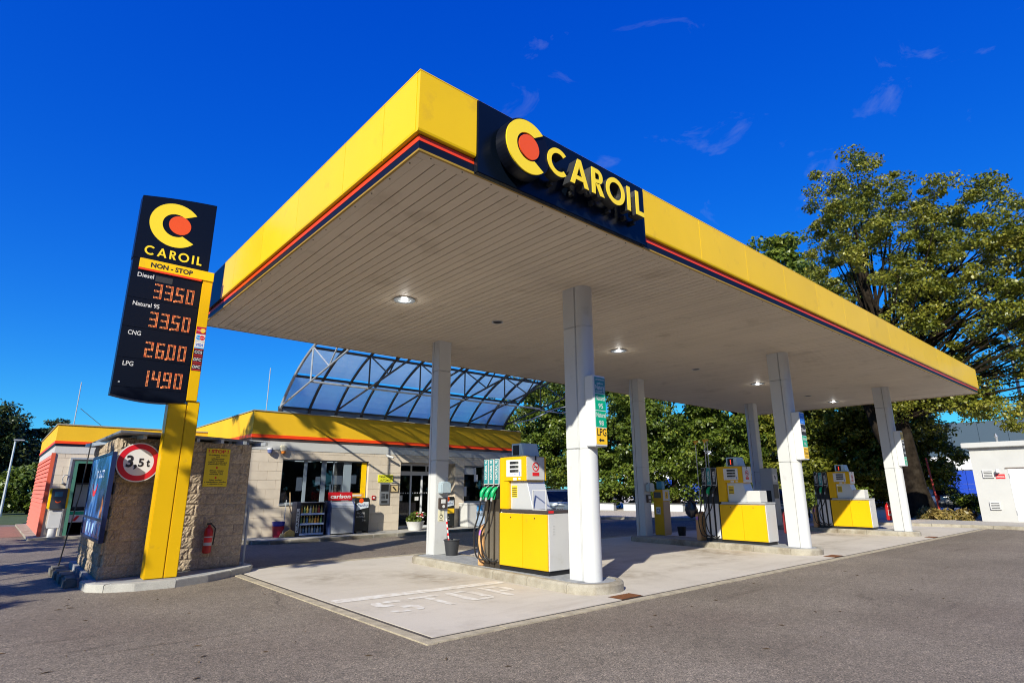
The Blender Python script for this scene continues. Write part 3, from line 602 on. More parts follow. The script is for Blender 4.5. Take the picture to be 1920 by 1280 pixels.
# ------------------------------------------------------------------ pump islands
def island_outline(inset=0.0):
    # local: y 0 at the front tip .. 5.75 ; x 0..1.15, rounded ends
    w = 1.12; i = inset; P = []
    P += [(w / 2 - (w / 2 - i) * math.cos(a), .48 - (.48 - i) * math.sin(a)) for a in np.linspace(0, math.pi, 11)]
    P += [(w / 2 + (w / 2 - i) * math.cos(a), 5.35 + (.42 - i) * math.sin(a)) for a in np.linspace(0, math.pi, 11)]
    return P
def island(loc, lab):
    t_ = thing('pump_island', lab, 'pump island', loc, -.045, 'raised kerbed islands under the pumps')
    b_ = MB(); b_.prism(island_outline(.13), (0, 0, 0), X, Y, (0, 0, .142)); part('paving', b_, PAVE, t_, local=True)
    # individual pavers on top
    pm = MB().box(.003, .197, .003, .097, .143, .150).mesh('paver', PAVE)
    for ix in range(4):
        for iy in range(48):
            if 0 <= iy: inst('paver', pm, t_, (.16 + ix * .2, .42 + iy * .1 + (0.05 if ix % 2 else 0), random.uniform(-.001, .0015)))
    O = island_outline(0); I = island_outline(.125); n = len(O)
    acc = 0
    def stone(idx):
        m_ = MB(); k = len(idx); V = []
        for z, s_ in ((-.02, 0), (.115, .0), (.148, .03)):
            for q in idx:
                o_ = Vector(O[q % n]); i_ = Vector(I[q % n]); p = o_.lerp(i_, s_ / .125); V.append((p.x, p.y, z))
        for z in (.150,):
            for q in idx: V.append((I[q % n][0], I[q % n][1], z))
        for q in idx: V.append((I[q % n][0], I[q % n][1], -.02))
        F = []
        for r_ in range(4):
            for q in range(k - 1): F.append((r_ * k + q, r_ * k + q + 1, (r_ + 1) * k + q + 1, (r_ + 1) * k + q))
        F.append(tuple(r_ * k for r_ in range(5))); F.append(tuple(r_ * k + k - 1 for r_ in range(4, -1, -1)))
        m_.add(V, F); return m_
    for a in (0, 3, 7): part('kerb_stone', stone(list(range(a, {0: 4, 3: 8, 7: 11}[a]))), KERB, t_, local=True, smooth=True)
    for a in (11, 14, 18): part('kerb_stone', stone(list(range(a, {11: 15, 14: 19, 18: 22}[a]))), KERB, t_, local=True, smooth=True)
    for side in (0, 1):
        m_n = 5; y0, y1 = .485, 5.345; L = (y1 - y0) / m_n
        for q in range(m_n):
            ya, yb = y0 + q * L + .005, y0 + (q + 1) * L - .005; V = []
            pr_ = [(0, -.02), (0, .115), (.03, .148), (.125, .150), (.125, -.02)]
            if side: pr_ = [(1.12 - p[0], p[1]) for p in pr_]
            b2 = MB(); b2.prism(pr_, (0, ya, 0), X, Z, (0, yb - ya, 0)); part('kerb_stone', b2, KERB, t_, local=True)
    return t_
i1 = island((6.96, 6.24, 0.012), 'raised kerbed island under the nearest pump')
dup(i1, (14.9, 6.26, 0.012), None, 'raised kerbed island under the middle pump'); dup(i1, (23.25, 6.34, 0.012), None, 'raised kerbed island under the farthest pump')

# ------------------------------------------------------------------ pumps
NOZ = []
def no_smoking(par, o, u, v, s):
    n_ = Vector(u).cross(Vector(v)); o = Vector(o)
    b_ = MB(); b_.ring(circ(0, 0, .085 * s, 24), circ(0, 0, .066 * s, 24), o, u, v, n_ * .003)
    b_.prism([(-.055 * s, .045 * s), (-.043 * s, .057 * s), (.055 * s, -.045 * s), (.043 * s, -.057 * s)], o + n_ * .001, u, v, n_ * .003)
    b_.prism(plate(-.085 * s, .085 * s, -.165 * s, -.10 * s), o, u, v, n_ * .003)
    part('prohibition_sign', b_, PRINTR, par, local=True)
    b_ = MB(); b_.prism(plate(-.045 * s, .045 * s, -.008 * s, .008 * s), o, u, v, n_ * .0025); b_.prism(plate(-.02 * s, .02 * s, .12 * s, .20 * s), o, u, v, n_ * .002); part('cigarette_mark', b_, PRINTK, par, local=True)
def pump(loc, label, first):
    t_ = thing('fuel_pump', label, 'fuel pump', loc, 0, 'yellow fuel pumps on the islands'); L = dict(local=True)
    Wd = .56
    b_ = MB(); b_.box(.03, Wd - .03, .03, 1.30, 0, .075); part('plinth', b_, BLKP, t_, **L)
    b_ = MB(); b_.box(.012, Wd, .0, 1.30, .075, 1.02); part('cabinet', b_, WHT, t_, bev=.008, **L)
    for k, (ya, yb) in enumerate(((.015, .648), (.654, 1.297))):
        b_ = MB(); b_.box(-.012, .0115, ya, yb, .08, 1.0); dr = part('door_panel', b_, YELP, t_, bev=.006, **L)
        b_ = MB(); b_.tube([(-.022, (ya + yb) / 2, .93), (-.0125, (ya + yb) / 2, .93)], .012, 10); part('lock', b_, DGR, dr, **L)
    b_ = MB(); b_.box(-.022, Wd + .012, -.012, 1.235, 1.0205, 1.068); ct = part('counter_top', b_, mat('counter_dark', (.055, .045, .045), .4) if first else GREY, t_, bev=.006, **L)
    if first:
        b_ = MB(); b_.box(.0, .12, -.0165, -.0125, 1.024, 1.064); part('red_tape', b_, PRINTR, ct, **L)
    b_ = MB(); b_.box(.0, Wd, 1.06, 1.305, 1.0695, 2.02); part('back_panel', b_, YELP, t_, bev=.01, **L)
    b_ = MB(); b_.prism([(.44, 1.0695), (1.055, 1.0695), (1.055, 1.58), (.60, 1.58)], (.055, 0, 0), Y, Z, (Wd - .11, 0, 0)); nk = part('neck', b_, mat('pump_steel', (.62, .64, .66), .35, metal=.35), t_, bev=.008, **L)
    b_ = MB(); b_.box(.0535, .0545, .86, 1.02, 1.28, 1.50); part('notice_sticker', b_, mat('sticker_yellow', (.75, .55, .03), .5), nk, **L)
    b_ = MB()
    for q in range(5): b_.box(.0525, .0533, .875, 1.005, 1.30 + q * .036, 1.318 + q * .036)
    part('notice_text', b_, PRINTK, nk, **L)
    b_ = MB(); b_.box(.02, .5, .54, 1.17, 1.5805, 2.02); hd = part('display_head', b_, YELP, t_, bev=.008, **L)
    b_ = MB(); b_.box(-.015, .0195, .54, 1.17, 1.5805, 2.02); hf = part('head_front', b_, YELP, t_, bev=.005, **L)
    b_ = MB(); b_.box(-.022, -.0155, .665, 1.09, 1.655, 1.965); part('display_panel', b_, PRINTW, hf, bev=.003, **L)
    b_ = MB()
    for q in range(3): b_.box(-.026, -.0225, .74, .985, 1.735 + q * .075, 1.782 + q * .075)
    part('display_window', b_, BLKP, hf, **L)
    b_ = MB()
    for q in range(3):
        txt(b_, ('33.50', '41.27', '1382')[q], (-.0265, .75, 1.745 + q * .075), (0, 1, 0) if False else (0, -1, 0), (0, 0, 1), .026, 'R', 0)
    part('display_digits', b_, mat('lcd_grey', (.20, .22, .2), .5), hf, **L)
    b_ = MB()
    for q in range(4): b_.box(-.024, -.0225, .80 + q * .045, .825 + q * .045, 1.69, 1.70)
    b_.box(-.024, -.0225, .70, .715, 1.67, 1.74); part('button_row', b_, PRINTB, hf, **L)
    b_ = MB(); b_.box(-.0165, -.0155, .80, .90, 1.59, 1.64); b_.box(-.0165, -.0155, .69, .75, 1.60, 1.635); part('sticker', b_, PRINTW, hf, **L)
    b_ = MB(); b_.box(-.005, .44, .525, .5395, 1.59, 2.01); he = part('head_end', b_, WHT, t_, bev=.004, **L)
    no_smoking(he, (.215, .5245, 1.83), (1, 0, 0), (0, 0, 1), 1.0)
    b_ = MB(); b_.prism([(.66, 2.0205), (1.02, 2.0205), (1.02, 2.27), (.72, 2.27)], (.05, 0, 0), Y, Z, (.40, 0, 0)); cp = part('top_unit', b_, mat('top_unit_shade_blue', (.42, .58, .70), .4), t_, bev=.01, **L)  # bluish cast of shade put into the top unit's colour
    b_ = MB(); b_.box(.044, .0495, .80, .97, 2.05, 2.235); sc = part('screen', b_, BLKP, cp, **L)
    if not first:
        b_ = MB(); txt(b_, loc[3] if len(loc) > 3 else '1', (.0435, .88, 2.08), (0, -1, 0), Z, .12, 'C', .02); part('screen_digit', b_, REDLED, sc, **L)
    # nozzle pillars
    pm = mat('pillar_bronze', (.085, .070, .055), .3, metal=.6) if first else mat('pillar_black', (.02, .02, .022), .4)
    names = ('NATURAL 95', 'NATURAL 98', 'NATURAL 95') if first else ('DIESEL', 'NATURAL', 'DIESEL')
    for q in range(3):
        ya = 1.325 + q * .165; yb = ya + .155
        b_ = MB(); b_.box(.03, Wd - .03, ya, yb, .0, 2.01); pl = part('nozzle_pillar', b_, pm, t_, bev=.006, **L)
        b_ = MB(); b_.box(.008, .0295, ya + .02, yb - .03, .12 if first else .10, 1.02); part('pillar_cover', b_, mat('cover_metal', (.33, .29, .23), .3, metal=.7) if first else mat('cover_white', (.62, .63, .65), .4), pl, bev=.006, **L)
        b_ = MB(); b_.box(.0, .0295, ya + .012, yb - .015, 1.52, 2.0); lb = part('grade_label', b_, PRINTW, pl, bev=.003, **L)
        b_ = MB(); b_.box(-.0035, -.0005, ya + .017, yb - .020, 1.535, 1.993); part('label_ground', b_, LTEAL if first or q == 1 else PRINTK, lb, **L)
        b_ = MB(); txt(b_, names[q], (-.0045, ya + .048, 1.615), (0, 0, 1), (0, 1, 0), .062, 'L', .02, width=.36 if first else .30); part('label_text', b_, PRINTW, lb, **L)
        b_ = MB(); b_.box(.0, .0295, ya + .02, yb - .02, 1.26, 1.50); part('nozzle_boot', b_, BLKP, pl, bev=.01, **L)
        # nozzle hanging in its boot
        yc = (ya + yb) / 2; gm = GRN if first or q == 1 else mat('nozzle_black', (.02, .02, .02), .4)
        b_ = MB(); b_.tube([(.02, yc - .02, 1.47), (-.045, yc, 1.43), (-.09, yc + .015, 1.36), (-.10, yc + .02, 1.28)], [.020, .040, .043, .030], 10)
        b_.tube([(-.045, yc, 1.40), (-.035, yc, 1.33), (-.055, yc + .005, 1.25), (-.098, yc + .015, 1.245)], [.012, .012, .012, .012], 6)
        nz = part('nozzle', b_, gm, t_, smooth=True, **L)
        b_ = MB(); b_.tube([(-.02, yc - .005, 1.445), (.03, yc - .05, 1.50)], .014, 8); part('spout', b_, STEEL, nz, smooth=True, **L)
        hp = []; oy = (.30 - .06 * q)
        top = Vector((-.10, yc + .02, 1.27)); end = Vector((.02, yc - .03, .16))
        P0 = [top, top + Vector((-.035, .05, -.35)), Vector((-.17, yc + oy * .85, .60)), Vector((-.14, yc + oy * .7, .27 - .02 * q)), Vector((-.07, yc + oy * .2, .13)), end]
        # smooth it (Catmull-Rom)
        for s in range(len(P0) - 1):
            p0, p1, p2, p3 = P0[max(s - 1, 0)], P0[s], P0[s + 1], P0[min(s + 2, len(P0) - 1)]
            for w in np.linspace(0, 1, 7)[:-1]:
                hp.append(.5 * ((2 * p1) + (p2 - p0) * w + (2 * p0 - 5 * p1 + 4 * p2 - p3) * w * w + (3 * p1 - p0 - 3 * p2 + p3) * w ** 3))
        hp.append(end)
        b_ = MB(); b_.tube(hp, .0155, 7); ho = part('hose', b_, BLKP, t_, smooth=True, **L)
        b_ = MB(); b_.tube([top + Vector((0, 0, .01)), top + Vector((-.006, .008, -.06))], .021, 8); part('swivel', b_, GREY, ho, smooth=True, **L)
    if first:
        b_ = MB()
        for (z0, z1, ya, yb) in ((1.0685, 1.082, .09, .44), (1.40, 1.414, .09, .44), (1.0825, 1.3995, .09, .104), (1.0825, 1.3995, .426, .44)): b_.box(.04, .06, ya, yb, z0, z1)
        part('notice_frame', b_, WHT, t_, **L)
    else:
        b_ = MB(); b_.box(.02, .42, .13, .50, 1.0685, 1.37); part('counter_box', b_, WHT, t_, bev=.01, **L)
    b_ = MB()
    for q in range(4): b_.box(.10, .16, -.0035, -.0005, .80 - q * .045, .815 - q * .045)
    part('vent_slits', b_, mat('slit_grey', (.45, .45, .45), .6), t_, **L)
    return t_
PZ = .163
pump((7.26, 7.39, PZ), 'yellow fuel pump with three green nozzles on the nearest island', True)
p2 = pump((15.24, 7.41, PZ), 'middle yellow fuel pump with white counter box and slanting canopy shadow', False)
dup(p2, (23.5, 7.62, PZ), None, 'farthest yellow fuel pump seen between the two right columns')
# back-to-back dark dispenser with the number 9
t = thing('diesel_dispenser', 'grey and black dispenser numbered 9 seen left of the middle front column', 'fuel pump', (23.45, 11.0, .16))
b = MB(); b.box(23.45, 23.95, 11.0, 11.5, .163, 2.38); part('body', b, mat('disp_grey', (.36, .37, .38), .45), t, bev=.02)
b = MB(); b.box(23.48, 23.85, 10.988, 10.9995, 1.2, 1.75); part('keypad', b, BLKP, t)
b = MB(); b.box(23.5, 23.84, 10.988, 10.9995, 1.86, 2.14); part('number_plate', b, PRINTW, t)
b = MB(); txt(b, '9', (23.67, 10.987, 1.90), X, Z, .19, 'C', .02); b.box(23.435, 23.4495, 11.1, 11.35, .3, 1.5); part('number', b, PRINTK, t)

# orange waste bins at the back of the pumps
def bin_(x, y_, lab):
    t_ = thing('waste_bin', lab, 'bin', (x, y_, PZ), 0, 'orange bins behind the pumps')
    b_ = MB(); b_.prism([(0, 0), (.30, 0), (.30, .72), (.24, .80), (0, .72)], (x, y_, PZ), X, Z, (0, .14, 0)); part('body', b_, ORPL, t_, bev=.015)
    b_ = MB(); b_.box(x - .004, x - .001, y_ + .03, y_ + .11, PZ + .56, PZ + .66); part('sticker', b_, mat('violet_sticker', (.45, .18, .55), .5), t_)
bin_(7.27, 9.24, 'orange bin at the hose end of the nearest pump'); bin_(15.23, 9.36, 'orange bin at the hose end of the middle pump'); bin_(23.5, 9.5, 'dark orange bin at the hose end of the farthest pump')
# black bag tied on the middle pump's bin
b = MB(); b.lathe([(.02, .0), (.11, .04), (.15, .12), (.17, .22), (.14, .34), (.10, .45), (.03, .50), (.06, .56)], (15.25, 9.62, .78), 13); b.v = [(p[0] + random.uniform(-.025, .025), p[1] + random.uniform(-.025, .025), p[2] + random.uniform(-.012, .012)) for p in b.v]; solo('rubbish_bag', b, mat('bag_black', (.012, .014, .03), .25), 'dark blue plastic bag hanging at the back of the middle pump', 'bag', smooth=True, base=(15.25, 9.62, .78))
# yellow-headed squeegee poles
for x, y_, h, lab in ((15.55, 9.50, 2.92, 'long pole with yellow top standing farther from the display of the middle pump'), (15.55, 9.20, 2.95, 'pair of long poles with yellow tops nearest the display of the middle pump')):
    t = thing('squeegee_pole', lab, 'pole', (x, y_, PZ), 0, 'long poles with yellow tops behind the middle pump')
    b = MB(); b.tube([(x, y_, PZ), (x, y_, h)], .012, 8)
    if h > 2.93: b.tube([(x + .06, y_ - .05, PZ), (x + .06, y_ - .05, h)], .012, 8)
    part('pole', b, PRINTW, t); b = MB(); b.box(x - .03, x + .03 + (.06 if h > 2.93 else 0), y_ - .09, y_ + .05, h, h + .05); b.box(x - .015, x + .015, y_ - .03, y_ + .03, h - .06, h - .0005); part('head', b, mat('head_yellow', (.75, .42, .03), .5), t, bev=.005)
# fire extinguishers
def extinguisher(x, y_, z, lab, s=1.0):
    t_ = thing('fire_extinguisher', lab, 'fire extinguisher', (x, y_, z), 0, 'red fire extinguishers')
    b_ = MB(); b_.lathe([(.06 * s, 0), (.078 * s, .02 * s), (.078 * s, .40 * s), (.06 * s, .46 * s), (.025 * s, .49 * s), (.022 * s, .52 * s)], (x, y_, z), 16); part('cylinder', b_, REDP, t_, smooth=True)
    b_ = MB(); b_.box(x - .045 * s, x + .045 * s, y_ - .02, y_ + .02, z + .521 * s, z + .555 * s); part('valve', b_, BLKP, t_, bev=.004)
    b_ = MB(); b_.tube([(x + .03 * s, y_, z + .54 * s), (x + .11 * s, y_ - .02, z + .45 * s), (x + .095 * s, y_ - .02, z + .15 * s)], .012 * s, 7); part('discharge_hose', b_, BLKP, t_, smooth=True)
    b_ = MB(); b_.ring([(.0795 * s * math.cos(a), .0795 * s * math.sin(a)) for a in np.radians(np.linspace(190, 330, 12))], [(.0785 * s * math.cos(a), .0785 * s * math.sin(a)) for a in np.radians(np.linspace(190, 330, 12))], (x, y_, z + .14 * s), X, Y, (0, 0, .17 * s), False); part('label_plate', b_, mat('label_grey', (.38, .37, .36), .5), t_)
    b_ = MB(); b_.ring([(.0805 * s * math.cos(a), .0805 * s * math.sin(a)) for a in np.radians(np.linspace(200, 320, 10))], [(.0797 * s * math.cos(a), .0797 * s * math.sin(a)) for a in np.radians(np.linspace(200, 320, 10))], (x, y_, z + .20 * s), X, Y, (0, 0, .09 * s), False); part('label_band', b_, PRINTR, t_)
    return t_
extinguisher(15.76, 7.13, .45, 'red fire extinguisher between the middle pump and its front column', 1.15)
extinguisher(24.12, 7.26, .48, 'red fire extinguisher between the farthest pump and its front column', 1.15)

# fuel name boards on the front columns
def board(x, y_, z0, z1, rows, lab, arrow=False):
    t_ = thing('fuel_name_board', lab, 'sign', (x, y_, z0), 0, 'fuel name boards on the front columns')
    x -= .04; w = .31; b_ = MB(); b_.box(x, x + w, y_, y_ + .20, z0, z1); part('casing', b_, mat('casing_grey', (.62, .64, .66), .4), t_, bev=.012)
    n = len(rows); H = (z1 - z0 - .05) / n
    for k, (col, lines, tc_) in enumerate(rows):
        za = z1 - .025 - (k + 1) * H + .008; zb = za + H - .016
        b_ = MB(); b_.box(x + .03, x + w - .012, y_ - .004, y_ - .0005, za, zb); pn = part('name_panel', b_, col, t_)
        b_ = MB(); m_ = len(lines)
        for q, (s_, hh) in enumerate(lines):
            zc = zb - (q + .5) * (zb - za) / m_
            if s_ == '<':
                part('arrow', MB().prism([(.045, zc), (.09, zc + .035), (.09, zc + .014), (.18, zc + .014), (.18, zc - .014), (.09, zc - .014), (.09, zc - .035)], (x + .04, y_ - .006, 0), X, Z, (0, .0015, 0)), tc_, pn)
            else:
                b_ = MB(); txt(b_, s_, (x + .03 + (w - .042) / 2, y_ - .0055, zc - hh / 2), X, Z, hh, 'C', .012, width=min(.235, hh * .74 * len(s_))); part('panel_text', b_, tc_, pn)
YPR = mat('panel_yellow', (.85, .52, .02), .4); BPR = mat('panel_blue', (.01, .13, .55), .4)
board(7.385, 6.33, 2.28, 3.48, [(LTEAL, [('prémiové', .035), ('palivo', .035), ('Natural', .075), ('optimal 95', .035)], PRINTW), (TEAL, [('Natural', .08), ('95', .08)], PRINTW), (TEAL, [('Natural', .08), ('98', .08)], PRINTW), (YPR, [('LPG', .12), ('<', .1)], PRINTK)],
      'tall board reading Natural 95, 98 and LPG with arrow on the nearest column')
board(15.42, 6.33, 2.30, 3.52, [(BPR, [('nafta', .045), ('Diesel', .05), ('<', .06)], mat('panel_lightblue', (.15, .35, .8), .4)), (PRINTK, [('Diesel', .09)], PRINTW), (TEAL, [('Natural', .08), ('95', .08)], PRINTW), (YPR, [('prémiová', .035), ('Diesel', .08), ('optimal', .035)], PRINTK)],
      'blue topped board with black, green and yellow panels on the middle column')
board(23.78, 6.40, 2.33, 3.55, [(YPR, [('LPG', .10)], PRINTK), (PRINTK, [('Diesel', .08), ('Diesel', .08)], PRINTW), (PRINTK, [('Diesel', .08)], PRINTW), (TEAL, [('Natural', .07), ('95', .08)], PRINTW)],
      'yellow topped board with black panels and green foot on the farthest column')

# things on the rear columns
def dispenser(x, y_, lab):
    t_ = thing('towel_dispenser', lab, 'towel dispenser', (x, y_, 1.48), 0, 'towel dispensers on the rear columns')
    b_ = MB(); b_.prism([(0, 0), (.27, 0), (.27, .22), (.22, .27), (.05, .27), (0, .22)], (x, y_, 1.50), X, Z, (0, -.17, 0)); part('hood', b_, mat('dispenser_plastic', (.45, .55, .62), .15, trans=.25), t_, bev=.02)
    b_ = MB(); b_.tube([(x + .06, y_ - .08, 1.56), (x + .22, y_ - .08, 1.56)], .065, 12); part('paper_roll', b_, mat('paper', (.70, .58, .38), .9), t_)
def socket(x, y_, lab):
    t_ = thing('button_box', lab, 'box', (x, y_, 1.15), 0, 'small boxes under the towel dispensers')
    b_ = MB(); b_.box(x, x + .22, y_ - .055, y_, 1.16, 1.40); part('box', b_, mat('brown_plate', (.06, .045, .04), .5), t_, bev=.008)
    b_ = MB(); b_.box(x + .05, x + .17, y_ - .060, y_ - .0555, 1.28, 1.37); b_.prism(circ(x + .12, 1.21, .035, 14), (0, y_ - .062, 0), X, Z, (0, .006, 0)); part('white_button', b_, PRINTW, t_)
dispenser(7.72, 11.497, 'clear towel dispenser on the sunlit rear column'); socket(7.74, 11.497, 'dark button box with white button on the sunlit rear column')
dispenser(15.60, 11.447, 'clear towel dispenser on the shaded rear column'); socket(15.62, 11.447, 'dark button box on the shaded rear column')
t = thing('wheelchair_notice', 'pale notice with wheelchair symbol on the sunlit rear column', 'notice', (7.75, 11.49, .9))
b = MB(); b.box(7.75, 7.92, 11.494, 11.499, .88, 1.13); part('sheet', b, mat('notice_cream', (.72, .68, .48), .6), t)
b = MB(); b.ring(circ(7.83, .985, .04, 18), circ(7.83, .985, .028, 18), (0, 11.491, 0), X, Z, (0, .002, 0)); b.prism(circ(7.825, 1.095, .013, 10), (0, 11.491, 0), X, Z, (0, .002, 0)); b.prism([(7.818, 1.075), (7.832, 1.075), (7.834, 1.03), (7.865, 1.03), (7.875, .985), (7.862, .985), (7.854, 1.018), (7.82, 1.018)], (0, 11.491, 0), X, Z, (0, .002, 0)); b.box(7.79, 7.88, 11.491, 11.493, .905, .915); part('symbol', b, PRINTK, t)
# bucket with a squeegee at the sunlit rear column
t = thing('wash_bucket', 'black bucket at the foot of the sunlit rear column', 'bucket', (7.93, 11.18, PZ))
b = MB(); b.lathe([(.13, 0), (.175, .31), (.19, .315), (.19, .335), (.165, .335), (.125, .03)], (7.93, 11.18, PZ), 20); part('pail', b, mat('bucket_black', (.03, .032, .038), .5), t, smooth=True)
t = thing('squeegee', 'red and white striped squeegee handle standing in the black bucket', 'squeegee', (7.93, 11.18, PZ + .04))
b = MB()
for k in range(12): b.tube([(7.90 - .010 * k, 11.2, PZ + .05 + .062 * k), (7.90 - .010 * (k + 1), 11.2, PZ + .05 + .062 * (k + 1))], .018, 8)
for k, i in enumerate(()): pass
part('handle', b, PRINTW, t, smooth=True)
b = MB()
for k in range(0, 12, 2): b.tube([(7.90 - .010 * k, 11.2, PZ + .05 + .062 * k), (7.90 - .010 * (k + .9), 11.2, PZ + .05 + .062 * (k + .9))], .0195, 8)
part('red_stripes', b, PRINTR, t, smooth=True)
# slim yellow service post beside the shaded rear column
t = thing('service_post', 'slim yellow and tan service post with wheelchair sticker beside the shaded rear column', 'service post', (16.15, 11.2, PZ))
x, y_ = 16.15, 11.2
b = MB(); b.box(x, x + .36, y_, y_ + .36, PZ, 1.20); part('body', b, mat('post_yellow', (.72, .46, .02), .4), t, bev=.012)
b = MB(); b.box(x - .01, x + .37, y_ - .012, y_ + .37, 1.2005, 1.56); hd = part('head', b, mat('post_yellow', (.72, .46, .02), .4), t, bev=.015)
b = MB(); b.box(x + .005, x + .355, y_ - .02, y_ - .0005, PZ + .02, 1.19); part('tan_panel', b, mat('post_tan', (.52, .38, .26), .6), t)
b = MB(); b.box(x + .005, x + .365, y_ - .022, y_ - .0125, 1.215, 1.55); part('white_panel', b, PRINTW, hd)
b = MB(); b.box(x - .016, x - .0105, y_ + .05, y_ + .31, 1.30, 1.48); part('screen', b, mat('screen_grey', (.12, .15, .16), .2), hd)
b = MB(); b.box(x - .004, x - .0005, y_ + .1, y_ + .27, .80, 1.02); part('round_sticker', b, mat('sticker_white', (.6, .7, .75), .5), t)
b = MB(); b.ring(circ(y_ + .185, .91, .065, 18), circ(y_ + .185, .91, .045, 18), (x - .006, 0, 0), Y, Z, (.0015, 0, 0)); part('sticker_ring', b, PRINTB, t)
b = MB(); b.box(x + .12, x + .27, y_ - .026, y_ - .0225, 1.28, 1.50); part('wheelchair_sticker', b, YPR, hd)
b = MB(); b.ring(circ(x + .19, 1.36, .035, 14), circ(x + .19, 1.36, .024, 14), (0, y_ - .0285, 0), X, Z, (0, .002, 0)); b.box(x + .18, x + .195, y_ - .0285, y_ - .0265, 1.37, 1.46); part('wheelchair_symbol', b, PRINTK, hd)
b = MB(); b.box(x + .12, x + .32, y_ + .1, y_ + .3, 1.5605, 1.82); part('blue_can', b, mat('can_blue', (.05, .30, .50), .4), t, bev=.02)
b = MB(); b.lathe([(.11, 0), (.14, .26), (.15, .27), (.13, .27), (.10, .02)], (16.42, 10.75, PZ), 16); solo('small_bucket', b, BLKP, 'small black bucket at the foot of the slim service post', 'bucket', base=(16.42, 10.75, PZ))

# ------------------------------------------------------------------ price sign
SX0, SX1, SY = 1.20, 2.375, 11.95
ps = thing('price_sign', 'tall black price board on a yellow pole with orange fuel prices', 'price sign', (2.37, SY, .12))
b = MB(); b.box(2.115, 2.413, SY + .02, SY + .30, .12, 3.15); b.box(2.418, 2.628, SY + .02, SY + .30, .12, 3.20); part('pole', b, YELP, ps, bev=.012)
b = MB(); b.box(2.385, 2.565, SY - .01, SY + .22, 3.2005, 5.755); part('side_strip', b, YELP, ps, bev=.008)
# board: gently bulged front made of strips
def bulge(x0, x1, zf0, zf1, depth, n=10, back=.24):
    m_ = MB(); V = []; F = []
    for i in range(n + 1):
        s_ = i / n; x = x0 + (x1 - x0) * s_; yy = SY - depth * (1 - (2 * s_ - 1) ** 2)
        V += [(x, yy, zf0(s_)), (x, yy, zf1(s_)), (x, SY + back, zf0(s_)), (x, SY + back, zf1(s_))]
    for i in range(n):
        a = i * 4; c_ = a + 4
        F += [(a, c_, c_ + 1, a + 1), (a + 2, a + 3, c_ + 3, c_ + 2), (a + 1, c_ + 1, c_ + 3, a + 3), (a, a + 2, c_ + 2, c_)]
    F += [(0, 1, 3, 2), (n * 4, n * 4 + 2, n * 4 + 3, n * 4 + 1)]
    return m_.add(V, F)
b = bulge(1.195, 2.46, lambda s: 5.752, lambda s: 6.99 + .20 * s + .02 * math.sin(math.pi * s), .0); bd = part('logo_board', b, BLK, ps)
b = bulge(1.205, 2.380, lambda s: 3.26 - .14 * math.sin(math.pi * min(1, s * .62 + .12)), lambda s: 3.345, .0); part('board_skirt', b, BLK, ps)
b = MB(); b.box(1.207, 2.378, SY + .006, SY + .232, 3.335, 5.80); part('board_back', b, BLK, ps)
b = MB(); emblem_c(b, (1.80, SY - .005, 6.545), X, Z, .445, (0, .0045, 0), 42, .52); part('emblem_ring', b, LETY, bd)
b = MB(); b.prism(circ(1.865, 6.565, .19, 36), (0, SY - .006, 0), X, Z, (0, .0055, 0)); part('emblem_dot', b, ORANGE, bd)
b = MB(); xx = 1.35
for ch, x0 in zip('CAROIL', (1.355, 1.56, 1.765, 1.915, 2.15, 2.235)):
    brand_letter(ch, b, (x0, SY - .005, 5.85), X, Z, .172, (0, .0045, 0))
part('brand_lettering', b, LETY, bd)
b = MB(); b.box(1.31, 2.567, SY - .03, SY + .1, 5.565, 5.7515); nb = part('non_stop_bar', b, YEL, ps, bev=.004)
b = MB(); txt(b, 'NON - STOP', (1.84, SY - .0325, 5.612), X, Z, .085, 'C', .035, width=.70); part('bar_lettering', b, PRINTK, nb)
b = MB(); b.box(1.31, 2.36, SY - .028, SY + .05, 5.532, 5.5645); part('red_line', b, RED, ps)
SEG = {'0': 'abcdef', '1': 'bc', '2': 'abged', '3': 'abgcd', '4': 'fgbc', '5': 'afgcd', '6': 'afgedc', '7': 'abc', '8': 'abcdefg', '9': 'abcdfg'}
def digit(mb, ch, x0, z0, w, h):
    segs = dict(a=((0, 1), (1, 1)), b=((1, 1), (1, .5)), c=((1, .5), (1, 0)), d=((0, 0), (1, 0)), e=((0, .5), (0, 0)), f=((0, 1), (0, .5)), g=((0, .5), (1, .5)))
    def dot(x, z, r=.0068): mb.add([(x - r, SY - .0075, z - r), (x + r, SY - .0075, z - r), (x + r, SY - .0075, z + r), (x - r, SY - .0075, z + r)], [(0, 1, 2, 3)])
    if ch == '.':
        for i in (0, 1):
            for j in (0, 1): dot(x0 + i * .016, z0 - .012 + j * .016, .0085)
        return
    for s_ in SEG[ch]:
        (ax, az), (bx, bz) = segs[s_]; n = 6 if az == bz else 7
        for off in (0, 1):
            for i in range(n):
                k = i / (n - 1); px_ = ax + (bx - ax) * k; pz = az + (bz - az) * k
                X_ = x0 + px_ * w; Z_ = z0 + pz * h
                if az == bz: Z_ += (-.02 if az > .9 else .02 if az < .1 else (-.01 + .02 * off) - .0) * (off if az in (0, 1) else 1)
                else: X_ += (.02 if ax == 0 else -.02) * off
                dot(X_, Z_)
rows = [('Diesel', '33.50', 4.985, 5.53), ('Natural 95', '33.50', 4.437, 4.98), ('CNG', '26.00', 3.872, 4.432), ('LPG', '14.90', 3.347, 3.867)]
